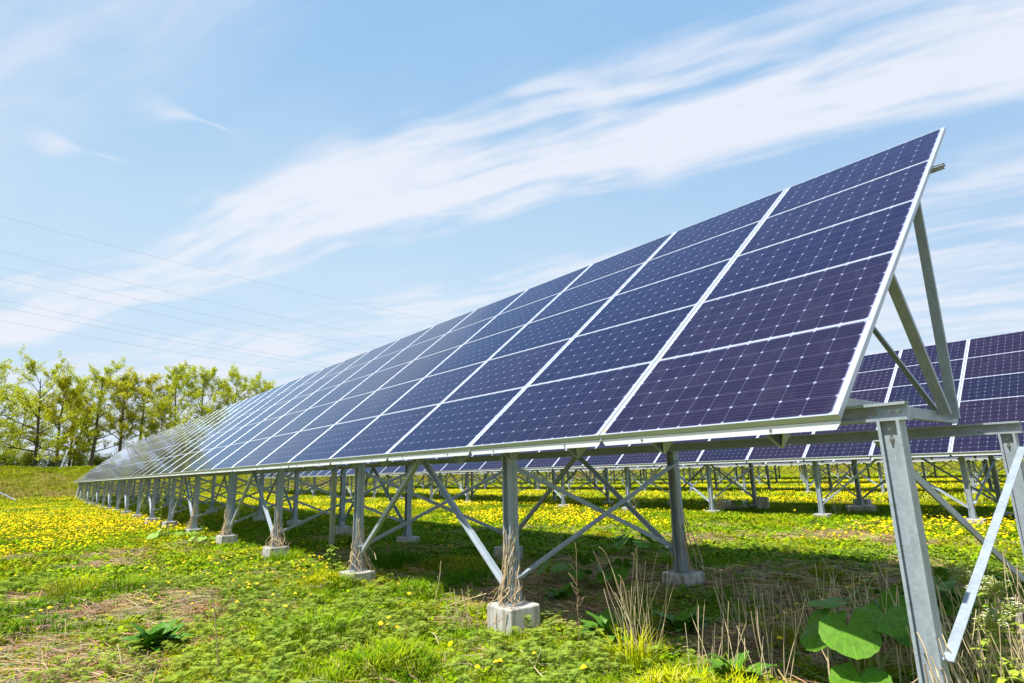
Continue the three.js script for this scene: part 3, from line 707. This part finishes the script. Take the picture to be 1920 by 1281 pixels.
{
  const wires = [[13.6, 54, -91.8, 47.7, 'topmost'], [12.6, 46.6, -75.2, 39.5, 'second'], [12.2, 43.3, -68, 36.2, 'third'], [11.9, 40.8, -64, 34.1, 'fourth'], [11.3, 36.4, -57.7, 30.1, 'fifth'], [11.1, 35, -55, 29.2, 'sixth'], [10.8, 32.2, -49.2, 27.2, 'lowest']];
  for (const [z0, y0, z1, y1, w] of wires) {
    const p = [], k = (y1 - y0) / (z1 - z0), c = 0.00045;
    for (let i = 0; i <= 40; i++) { const z = 90 - i * 6.5; p.push(V(-150, 1.66 + y0 + k * (z - z0) + c * (z - z0) * (z - z1), z)); }
    const g = new THREE.TubeGeometry(new THREE.CatmullRomCurve3(p), 80, 0.02, 6);
    add(mesh(g, M.wire), 'power_line', w + ' of the thin power lines crossing the sky at left', 'cable', 'power lines across the sky');
  }
}
{
  const g = new THREE.Group(), b = gp(-10.63, -1.72); g.position.copy(b);
  mesh(new THREE.CylinderGeometry(0.055, 0.055, 1.62, 16), M.pipe, 'pipe', g).position.y = 0.75;
  const e = mesh(new THREE.TubeGeometry(new THREE.CatmullRomCurve3([V(0, 1.5, 0), V(0, 1.6, 0.0), V(-0.08, 1.69, 0.02), V(-0.2, 1.72, 0.04)]), 10, 0.062, 12), M.wire, 'elbow', g);
  add(g, 'cable_pipe', 'round greenish cable pipe standing beside the third front post', 'pipe');
}
function slab(w, h, d, x, z, turn, tilt, label) {
  const s = polyShape([[-w / 2, -d / 2 + 0.03], [-w / 2 + 0.04, -d / 2], [w / 2 - 0.02, -d / 2], [w / 2, -d / 2 + 0.05], [w / 2 - 0.03, d / 2], [-w / 2 + 0.02, d / 2 - 0.01]]);
  const g = new THREE.ExtrudeGeometry(s, { depth: h, bevelEnabled: true, bevelThickness: 0.012, bevelSize: 0.012, bevelSegments: 2 }); g.rotateX(-Math.PI / 2);
  const o = mesh(g, M.concrete); o.position.set(x, groundY(x, z) - 0.04, z); o.rotation.set(tilt, turn, 0);
  add(o, 'concrete_block', label, 'concrete block', 'loose concrete blocks by the second row');
}
slab(0.75, 0.22, 0.42, -6.1, -16.3, 0.5, 0.05, 'low grey concrete block on grass left of the nearest post');
slab(0.42, 0.38, 0.35, -6.25, -16.9, 0.1, 0, 'upright concrete block right behind the low grey block');
slab(0.85, 0.28, 0.45, -9.9, -15.7, 0.15, 0.06, 'long tilted concrete block left of a second row post');
slab(0.35, 0.42, 0.32, -9.0, -16.0, 0.3, -0.08, 'square concrete block leaning by a second row post');

// ---------------------------------------------------------------- single plants
const leafVein = dataTex(256, 256, (x, y) => {
  const u = (x - 128) / 128, v = y / 256, a = Math.atan2(u, v + 0.02), r2 = Math.hypot(u, v), vein = Math.abs(((a * 5.5 / Math.PI * 2 + 50) % 1) - 0.5) > 0.455 || Math.abs(((r2 * 9 + Math.abs(a) * 3 + 50) % 1) - 0.5) > 0.475 ? 1 : 0, n = fbm(x / 20, y / 20, 4);
  const k = 0.85 + 0.55 * (n - 0.5); return vein ? [0.22 * k, 0.38 * k, 0.04 * k] : [0.115 * k, 0.30 * k, 0.012 * k];
});
const burrMat = new THREE.MeshPhysicalMaterial({ map: leafVein, bumpMap: leafVein, bumpScale: 0.012, side: THREE.DoubleSide, roughness: 0.6, specularIntensity: 0.4, transmission: 0.25, thickness: 0 });
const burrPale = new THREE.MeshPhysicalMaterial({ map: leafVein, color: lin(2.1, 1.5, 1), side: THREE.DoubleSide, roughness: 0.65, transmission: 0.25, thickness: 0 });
const petMat = new THREE.MeshStandardMaterial({ color: lin(0.2, 0.26, 0.07), roughness: 0.7 });
function burrLeafGeo(seed, R) {          // rounded kidney leaf with a notch at the stalk and a wavy toothed rim
  const q = mulberry(seed), pos = [0, 0, 0], uv = [0.5, 0.02], idx = [], N = 40, K = 5;
  const ph = q() * 6;
  for (let k = 1; k <= K; k++) for (let i = 0; i <= N; i++) {
    const a = lerp(-2.72, 2.72, i / N), rad = R * (1 - 0.28 * Math.cos(a) * -0.3 - 0.05 * Math.abs(Math.sin(a * 9))) * k / K * (0.86 + 0.14 * Math.cos(a));
    const rip = 0.05 * R * Math.sin(a * 5 + ph) * Math.pow(k / K, 2) + 0.18 * R * Math.pow(k / K, 2) * (0.5 - Math.abs(Math.sin(a)) * 0.6) - 0.12 * R * Math.pow(k / K, 3) * Math.max(0, Math.cos(a));
    pos.push(rad * Math.sin(a), rip, rad * Math.cos(a)); uv.push(0.5 + 0.5 * Math.sin(a) * k / K, 0.35 + 0.62 * Math.cos(a) * k / K);
  }
  for (let i = 0; i < N; i++) { idx.push(0, 1 + i, 2 + i); for (let k = 0; k < K - 1; k++) { const p = 1 + k * (N + 1) + i; idx.push(p, p + N + 1, p + 1, p + 1, p + N + 1, p + N + 2); } }
  const g = new THREE.BufferGeometry(); g.setAttribute('position', new THREE.Float32BufferAttribute(pos, 3)); g.setAttribute('uv', new THREE.Float32BufferAttribute(uv, 2)); g.setIndex(idx); g.computeVertexNormals(); return g;
}
const burrGeos = [burrLeafGeo(1, 1), burrLeafGeo(2, 1), burrLeafGeo(3, 1)];
function burr(x, z, leaves, label, mat = burrMat) {     // leaves: [dx, height, dz, radius, heading, pitch]
  const g = new THREE.Group(), b = gp(x, z);
  g.position.copy(b);
  leaves.forEach(([dx, h, dz, R, yaw, pitch], i) => {
    const o = mesh(burrGeos[i % 3], mat, 'leaf', g); o.position.set(dx, h, dz); o.scale.setScalar(R); o.rotation.set(pitch, yaw, 0, 'YXZ');
    const c = new THREE.CatmullRomCurve3([V(dx * 0.1, -0.03, dz * 0.1), V(dx * 0.4, h * 0.6, dz * 0.4), V(dx, h, dz)]);
    mesh(new THREE.TubeGeometry(c, 8, 0.005 + R * 0.012, 6), petMat, 'stalk', g);
  });
  return add(g, 'butterbur', label, 'plant', 'butterbur plants under the panels');
}
function randLeaves(seed, n, R, spread, h) { const q = mulberry(seed); return Array.from({ length: n }, (_, i) => { const a = i * 2.4 + q(), r = spread * Math.sqrt((i + 0.5) / n); return [r * Math.cos(a), h * (0.55 + 0.6 * q()), r * Math.sin(a), R * (0.7 + 0.5 * q()), Math.PI / 2 - a + (q() - 0.5), 0.25 + 0.5 * q()]; }); }
burr(-0.42, -0.85, [[-0.16, 0.42, 0.02, 0.21, -0.6, 0.72], [0.04, 0.45, 0.20, 0.19, 0.55, 0.62], [-0.16, 0.52, -0.12, 0.15, -1.0, 0.1], [0.16, 0.50, -0.06, 0.2, 0.4, 0.3], [0.08, 0.20, 0.22, 0.19, 0.3, 0.35], [0.2, 0.36, -0.4, 0.2, 0.9, 0.4]], 'big round leaved butterbur beside the nearest post');
burr(-0.62, -2.35, randLeaves(61, 7, 0.19, 0.36, 0.38), 'dark butterbur clump in shade left behind the nearest post');
burr(-0.35, -2.8, randLeaves(62, 7, 0.2, 0.36, 0.42), 'dark butterbur clump between the two nearest posts');
burr(-4.15, -2.1, randLeaves(63, 8, 0.15, 0.36, 0.34), 'butterbur clump in shade right of the concrete footed post');
burr(-3.75, -2.5, randLeaves(64, 5, 0.13, 0.26, 0.26), 'smaller butterbur left of the rear post in shade');
burr(-5.2, -4.6, randLeaves(65, 5, 0.16, 0.3, 0.3), 'butterbur leaves at the far edge of the shade');
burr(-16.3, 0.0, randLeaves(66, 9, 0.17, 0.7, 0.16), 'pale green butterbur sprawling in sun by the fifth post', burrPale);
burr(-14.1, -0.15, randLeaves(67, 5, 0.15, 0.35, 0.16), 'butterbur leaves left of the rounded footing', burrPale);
burr(-9.4, -15.2, randLeaves(68, 5, 0.2, 0.4, 0.35), 'dark butterbur by the blocks under the second row');

function dockLeafGeo(seed) {
  const q = mulberry(seed), N = 8, pos = [], uv = [], idx = [];
  for (let i = 0; i <= N; i++) { const t = i / N, w = 0.25 * Math.pow(Math.sin(Math.PI * Math.min(0.97, 0.06 + 0.94 * Math.pow(t, 0.8))), 0.8), y = 0.55 * t - 0.42 * t * t; for (const s of [-1, -0.5, 0, 0.5, 1]) { pos.push(s * w, y + 0.25 * w * s * s + 0.012 * Math.sin(t * 17 + s * 2 + q()), t); uv.push(0.5 + s * 0.4, 0.1 + t * 0.8); } }
  for (let i = 0; i < N; i++) for (let k = 0; k < 4; k++) { const p = i * 5 + k; idx.push(p, p + 5, p + 1, p + 1, p + 5, p + 6); }
  const g = new THREE.BufferGeometry(); g.setAttribute('position', new THREE.Float32BufferAttribute(pos, 3)); g.setAttribute('uv', new THREE.Float32BufferAttribute(uv, 2)); g.setIndex(idx); g.computeVertexNormals(); return g;
}
const dockGeos = [dockLeafGeo(1), dockLeafGeo(2)];
const dockMat = new THREE.MeshPhysicalMaterial({ map: leafVein, color: lin(0.72, 0.76, 0.9), side: THREE.DoubleSide, roughness: 0.5, specularIntensity: 0.5 });
function dock(x, z, n, L, label, seed) {
  const g = new THREE.Group(), q = mulberry(seed); g.position.copy(gp(x, z));
  for (let i = 0; i < n; i++) {
    const inner = Math.pow(i / n, 0.8), o = mesh(dockGeos[i % 2], dockMat, 'leaf', g); o.rotation.set(-lerp(-0.15, 0.75, inner) + (q() - 0.5) * 0.35, i * 2.4 + q() * 0.6, 0, 'YXZ'); o.scale.setScalar(L * (0.7 + 0.45 * q())); o.position.set((q() - 0.5) * 0.14, 0.03, (q() - 0.5) * 0.14);
  }
  return add(g, 'dock_plant', label, 'plant', 'broad leaved dock plants');
}
dock(-4.95, 2.2, 44, 0.24, 'dark green broad leaved rosette in the sunny foreground', 71);
dock(-2.35, -0.72, 30, 0.25, 'dark rosette of dock leaves right of the near concrete footing', 72);
dock(-2.0, -1.25, 26, 0.26, 'dock leaves behind the tall dry grass in shade', 73);
dock(-1.1, -0.55, 11, 0.26, 'dock leaves under the sparse dry stems', 74);
dock(-3.6, -1.4, 12, 0.22, 'small dock between the two nearest footings', 75);

// leafy upright weed and flowering stalks
function leafyStem(x, z, H, n, leafLen, col, flowers, label, name, seed, stems = 1) {
  const q = mulberry(seed), g = new THREE.Group(); g.position.copy(gp(x, z));
  const mat = new THREE.MeshStandardMaterial({ vertexColors: true, side: THREE.DoubleSide, roughness: 0.75 });
  for (let s = 0; s < stems; s++) {
    const L = new Tri(), S = new Tri(), F = new Tri(), bx = (q() - 0.5) * 0.18 * (stems > 1), bz = (q() - 0.5) * 0.18 * (stems > 1), lx = (q() - 0.5) * 0.3 * H, lz = (q() - 0.5) * 0.3 * H, hh = H * (0.75 + 0.35 * q());
    const P = t => V(bx + lx * t * t, hh * t, bz + lz * t * t);
    tubeInto(S, [P(0), P(0.35), P(0.7), P(1)], [0.008, 0.007, 0.005, 0.003], 5, [0.26, 0.3, 0.06]);
    for (let i = 0; i < n; i++) { const t = 0.12 + 0.86 * i / n, p = P(t), a = i * 2.4 + q(), el = 0.15 + 0.6 * q(), d = [Math.cos(a) * Math.cos(el), Math.sin(el), Math.sin(a) * Math.cos(el)]; leafPoly(L, [p.x, p.y, p.z], d, [-Math.sin(a), 0, Math.cos(a)], leafLen * (0.7 + 0.6 * q()), leafLen * 0.42, vary(q, 0.2, 0.06).map((v, k) => v * col[k]), 0, 0.4); }
    if (flowers) for (let i = 0; i < 46; i++) {
      const a = q() * 6.283, r = 0.08 * Math.sqrt(q()), p = P(1), o = [p.x + r * Math.cos(a), p.y - 0.02 + 0.05 * (1 - r / 0.08) + 0.02 * q(), p.z + r * Math.sin(a)];
      tubeInto(S, [P(0.9), V(...o)], [0.002, 0.0015], 3, [0.3, 0.36, 0.08]);
      for (let k = 0; k < 4; k++) leafPoly(F, o, [Math.cos(k * 1.57), 0.6, Math.sin(k * 1.57)], [-Math.sin(k * 1.57), 0, Math.cos(k * 1.57)], 0.011, 0.009, (i % 3 ? [0.42, 0.48, 0.12] : [0.72, 0.72, 0.55]).map(v => v * (0.8 + 0.3 * q())), 0, 0);
    }
    mesh(S.geo(), mat, 'stem', g); mesh(L.geo(), mat, 'foliage', g); if (flowers) mesh(F.geo(), mat, 'flower_cluster', g);
  }
  return add(g, name, label, 'plant');
}
leafyStem(-7.2, -0.75, 0.75, 26, 0.13, [0.2, 0.32, 0.02], false, 'upright leafy green weed beside the second front post', 'leafy_weed', 81, 3);
leafyStem(-7.6, -0.5, 0.42, 18, 0.12, [0.22, 0.34, 0.02], false, 'lower leafy weed left of the upright one', 'leafy_weed', 82, 4);
leafyStem(-19.4, 0.0, 1.0, 16, 0.16, [0.34, 0.42, 0.06], true, 'tall pale flowering stalk in front of a far footing', 'flowering_weed', 83, 2);
leafyStem(-22.8, -0.05, 1.1, 20, 0.15, [0.28, 0.42, 0.03], false, 'bright green leafy stem by the farther posts', 'leafy_weed', 84, 2);
leafyStem(0.04, -1.75, 0.6, 16, 0.12, [0.3, 0.42, 0.03], true, 'flowering stalks with pale buds at the right edge', 'flowering_weed', 85, 7);
leafyStem(0.2, -1.45, 0.5, 16, 0.12, [0.34, 0.44, 0.03], true, 'lower flowering weed in the bottom right corner', 'flowering_weed', 86, 4);
leafyStem(0.42, -2.2, 0.7, 16, 0.13, [0.3, 0.42, 0.03], true, 'tall flowering weed by the rear post at the right edge', 'flowering_weed', 88, 6);
leafyStem(0.26, -1.2, 0.3, 16, 0.12, [0.36, 0.45, 0.03], false, 'low bright weed in the bottom right corner', 'leafy_weed', 89, 6);
leafyStem(-0.15, -1.35, 0.4, 14, 0.10, [0.3, 0.42, 0.04], false, 'light green weed at the foot of the nearest post', 'leafy_weed', 87, 4);

// dry grass tufts, single stalks and vines
const dryMat = new THREE.MeshStandardMaterial({ color: lin(0.60, 0.48, 0.29), roughness: 0.85 });
const dryBrown = new THREE.MeshStandardMaterial({ color: lin(0.36, 0.25, 0.15), roughness: 0.9 });
function stemTube(p0, dir, len, r, q, bend = 0.15) {
  const pts = [p0.clone()], d = dir.clone().normalize();
  for (let i = 0; i < 4; i++) { d.x += (q() - 0.5) * bend; d.z += (q() - 0.5) * bend; d.y -= 0.03 * bend; d.normalize(); pts.push(pts[i].clone().addScaledVector(d, len / 4)); }
  return new THREE.TubeGeometry(new THREE.CatmullRomCurve3(pts), 9, r, 4);
}
function dryTuft(x, z, n, h, spread, label, seed, plumes = 0, r = 0.0026) {
  const q = mulberry(seed), g = new THREE.Group(); g.position.copy(gp(x, z));
  for (let i = 0; i < n; i++) {
    const a = q() * 6.283, rr0 = spread * Math.sqrt(q()), p0 = V(rr0 * Math.cos(a), -0.01, rr0 * Math.sin(a)), lean = 0.08 + 0.3 * q(), H = h * (0.45 + 0.6 * q());
    const b = q() * 6.283, geo = stemTube(p0, V(Math.cos(b) * lean, 1, Math.sin(b) * lean), H, r * (0.7 + 0.5 * q()), q, 0.18);
    const s = mesh(geo, dryMat, 'stem', g);
    if (i < plumes) {
      const e = geo.parameters.path.getPoint(1), t = geo.parameters.path.getTangent(1), T = new Tri();
      for (let k = 0; k < 46; k++) { const f = k / 46, c = e.clone().addScaledVector(t, (f - 0.35) * 0.13).add(V(0.02 * f * f * Math.cos(b) * 2, -0.03 * f * f, 0.02 * f * f * Math.sin(b) * 2)), aa = k * 2.4; leafPoly(T, [c.x, c.y, c.z], [Math.cos(aa) * 0.4 + t.x, t.y * 0.9, Math.sin(aa) * 0.4 + t.z], [-Math.sin(aa), 0, Math.cos(aa)], 0.016, 0.005, vary(q, 0.15, 0.05), 0, 0.1); }
      mesh(T.geo(), plumeMat, 'plume', s);
    }
  }
  return add(g, 'dry_grass_tuft', label, 'dry grass', 'tufts of tall dry grass');
}
const plumeMat = new THREE.MeshStandardMaterial({ vertexColors: true, color: lin(0.5, 0.38, 0.22), side: THREE.DoubleSide, roughness: 0.9 });
dryTuft(-1.93, -0.62, 34, 0.8, 0.16, 'tall tuft of dry grass with feathery plumes left of the nearest post', 91, 6);
dryTuft(-1.0, -0.62, 16, 0.62, 0.22, 'sparse dry stems left of the big round leaves', 92, 0);
dryTuft(-1.35, -0.6, 9, 0.5, 0.14, 'few thin dry stems between the tall tuft and the sparse ones', 93, 0);
dryTuft(-0.75, -1.6, 42, 0.75, 0.42, 'thicket of thin dry stems behind the big round leaves', 94, 2);
dryTuft(-0.12, -1.1, 30, 0.62, 0.3, 'dry stems crowding the lower end of the nearest post', 95, 0, 0.003);
dryTuft(0.0, -2.0, 34, 0.8, 0.36, 'dry stems between the nearest front and rear posts', 96, 1);
dryTuft(0.32, -1.3, 22, 0.5, 0.22, 'tangled dry stems in the bottom right corner', 97, 0, 0.003);
dryTuft(-3.62, -0.1, 14, 0.42, 0.14, 'short dry stalks in front of the near concrete footing', 98, 0);
dryTuft(-6.9, -4.4, 14, 0.5, 0.2, 'small dry tuft at the sunny edge behind the panels', 99, 0);
dryTuft(-9.55, -14.2, 34, 1.0, 0.22, 'dry grass tuft at the foot of a second row post', 100, 2, 0.004);
dryTuft(-6.3, -14.9, 12, 1.3, 0.3, 'tall thin dry stems beside the low concrete block', 101, 3, 0.003);
dryTuft(-12.9, -14.0, 26, 0.8, 0.25, 'dry grass tuft further left along the second row', 102, 0, 0.004);

dryTuft(0.30, -1.75, 46, 0.6, 0.34, 'sunlit pale dry stems behind the bottom right corner', 103, 2, 0.003);
dryTuft(0.12, -1.25, 40, 0.5, 0.24, 'sunlit straw right of the nearest post base', 104, 0, 0.0034);
dryTuft(0.35, -2.6, 40, 0.7, 0.4, 'dry stems by the rear post at the right edge', 105, 1, 0.003);
dryTuft(-1.55, -1.9, 30, 0.55, 0.4, 'flattened dry grass in the shade between the posts', 106, 0);
function stick(p, dir, len, r, mat, label, seed, twigs = 0) {
  const q = mulberry(seed), g = new THREE.Group(); g.position.copy(p);
  const geo = stemTube(V(0, -0.01, 0), dir, len, r, q, 0.22); mesh(geo, mat, 'main_stem', g);
  for (let i = 0; i < twigs; i++) {
    const t = 0.3 + 0.68 * i / twigs, o = geo.parameters.path.getPoint(t), a = q() * 6.283, T = new Tri();
    mesh(stemTube(o, V(Math.cos(a), 0.4 + q() * 0.5, Math.sin(a)).addScaledVector(dir, 0.8), len * (0.05 + 0.14 * q()), r * 0.5, q, 0.5), mat, 'twig', g);
  }
  return add(g, 'dry_stalk', label, 'dry stalk', 'single dry stalks in the grass');
}
stick(gp(-2.3, -0.3), V(0.03, 1, 0), 0.78, 0.0035, dryBrown, 'upright brown seed stalk right of the near concrete footing', 111, 16);
stick(gp(-4.4, -0.25), V(0.25, 1, -0.1), 0.55, 0.0045, dryMat, 'pale branching stalk left of the near concrete footing', 112, 9);
stick(gp(-4.35, -0.3, 0.05), V(0.9, 0.35, -0.45), 0.6, 0.004, dryMat, 'bent pale stalk arching over the low growth', 113, 10);
stick(gp(-3.75, 1.98), V(-0.12, 1, 0.05), 0.62, 0.004, dryBrown, 'thin upright brown stalk in the lower left foreground', 114, 5);
stick(gp(-4.78, 2.98), V(0.0, 1, 0.03), 0.27, 0.0045, dryMat, 'short straight straw standing near the left bottom', 115);
stick(gp(-4.42, 2.62), V(0.5, 0.75, -0.1), 0.28, 0.004, dryMat, 'slanting straw right of the short straight one', 116);
stick(gp(-4.6, 2.75, 0.06), V(0.8, -0.05, -0.5), 0.42, 0.005, dryMat, 'pale dry stem lying across the lower left foreground', 117);
stick(gp(-2.55, 0.1, 0.07), V(0.85, 0.02, 0.35), 0.75, 0.004, dryMat, 'long dry stem lying on low growth below the footing', 118, 4);
stick(gp(-3.6, 0.25, 0.06), V(0.75, 0.02, 0.2), 0.4, 0.004, dryMat, 'dry stem lying left of the dandelions below the footing', 119, 3);
stick(gp(-0.5, -0.6), V(-0.12, 1, 0.1), 0.5, 0.006, dryMat, 'thick curved dry stem in front of the big round leaves', 120, 3);

function vine(i, z, n, h, label, seed) {
  const q = mulberry(seed), x = 0.10 - 3.36 * i, g = new THREE.Group(); g.position.copy(gp(x, z));
  for (let k = 0; k < n; k++) {
    let a = seed * 1.7 + (q() + q() - 1) * 2.6, y = 0.02 + 0.25 * q(), r = 0.10 + 0.24 * q() * q(); const pts = [], top = h * (0.35 + 0.75 * q()), st = 7, da = (q() - 0.5) * 5;
    for (let j = 0; j <= st; j++) { const t = j / st; pts.push(V((lerp(r, 0.075, Math.min(1, t * 1.6)) + 0.035 * (q() - 0.5)) * Math.cos(a), y + (top - y) * t + 0.06 * (q() - 0.5), (lerp(r, 0.075, Math.min(1, t * 1.6)) + 0.035 * (q() - 0.5)) * Math.sin(a))); a += da / st + (q() - 0.5) * 0.5; }
    mesh(new THREE.TubeGeometry(new THREE.CatmullRomCurve3(pts), 22, 0.0024 + 0.0032 * q(), 4), k % 3 ? dryMat : dryBrown, 'tendril', g);
  }
  return add(g, 'dry_vine', label, 'dry vine', 'dry vines climbing the posts');
}
vine(1, -0.42, 64, 0.85, 'dry vine tangle on the post with the big square footing', 131);
vine(2, -0.42, 60, 0.8, 'dry vine tangle on the front post left of the square footed one', 132);
vine(3, -0.42, 50, 0.8, 'dry vine tangle on the third front post from the square footed one', 133);
vine(4, -0.42, 50, 0.75, 'dry vine tangle on the post with the rounded footing', 134);
vine(5, -0.42, 46, 0.75, 'dry vine tangle behind the pale sprawling leaves', 135);
vine(1, -3.1, 22, 1.35, 'thin dry vine climbing the nearest dark rear post', 136);
vine(0, -0.42, 18, 0.6, 'thin dry vine at the foot of the nearest post', 137);
// bright tufts of longer grass
function grassClump(x, z, n, h, spread, col, label, seed) {
  const q = mulberry(seed), T = new Tri();
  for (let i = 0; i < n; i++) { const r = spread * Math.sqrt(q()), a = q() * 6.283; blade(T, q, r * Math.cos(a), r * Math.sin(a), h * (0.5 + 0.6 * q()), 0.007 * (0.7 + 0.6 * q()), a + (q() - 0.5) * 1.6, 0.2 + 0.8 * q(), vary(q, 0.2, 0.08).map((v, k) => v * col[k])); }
  const o = mesh(T.geo(), plainLeaf); o.position.copy(gp(x, z)); add(o, 'grass_clump', label, 'grass', 'clumps of longer fresh grass');
}
grassClump(-8.5, 2.6, 260, 0.3, 0.3, LIME, 'bright spiky grass clump at the left in the sun', 141);
grassClump(-8.3, 2.1, 320, 0.26, 0.35, FRESH, 'dense fresh grass clump right of the spiky one', 142);
grassClump(-4.4, 0.95, 700, 0.2, 0.5, FRESH, 'soft bright grass patch in the sunny middle foreground', 143);
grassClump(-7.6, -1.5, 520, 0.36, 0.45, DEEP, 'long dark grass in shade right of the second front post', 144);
grassClump(-9.2, -0.3, 340, 0.3, 0.4, FRESH, 'fresh grass clump left of the second front post', 145);
grassClump(-1.8, -0.35, 140, 0.3, 0.18, LIME, 'fresh blades at the base of the tall dry tuft', 146);
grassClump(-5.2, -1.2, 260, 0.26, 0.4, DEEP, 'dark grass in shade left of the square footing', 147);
renderer.render(scene, camera);
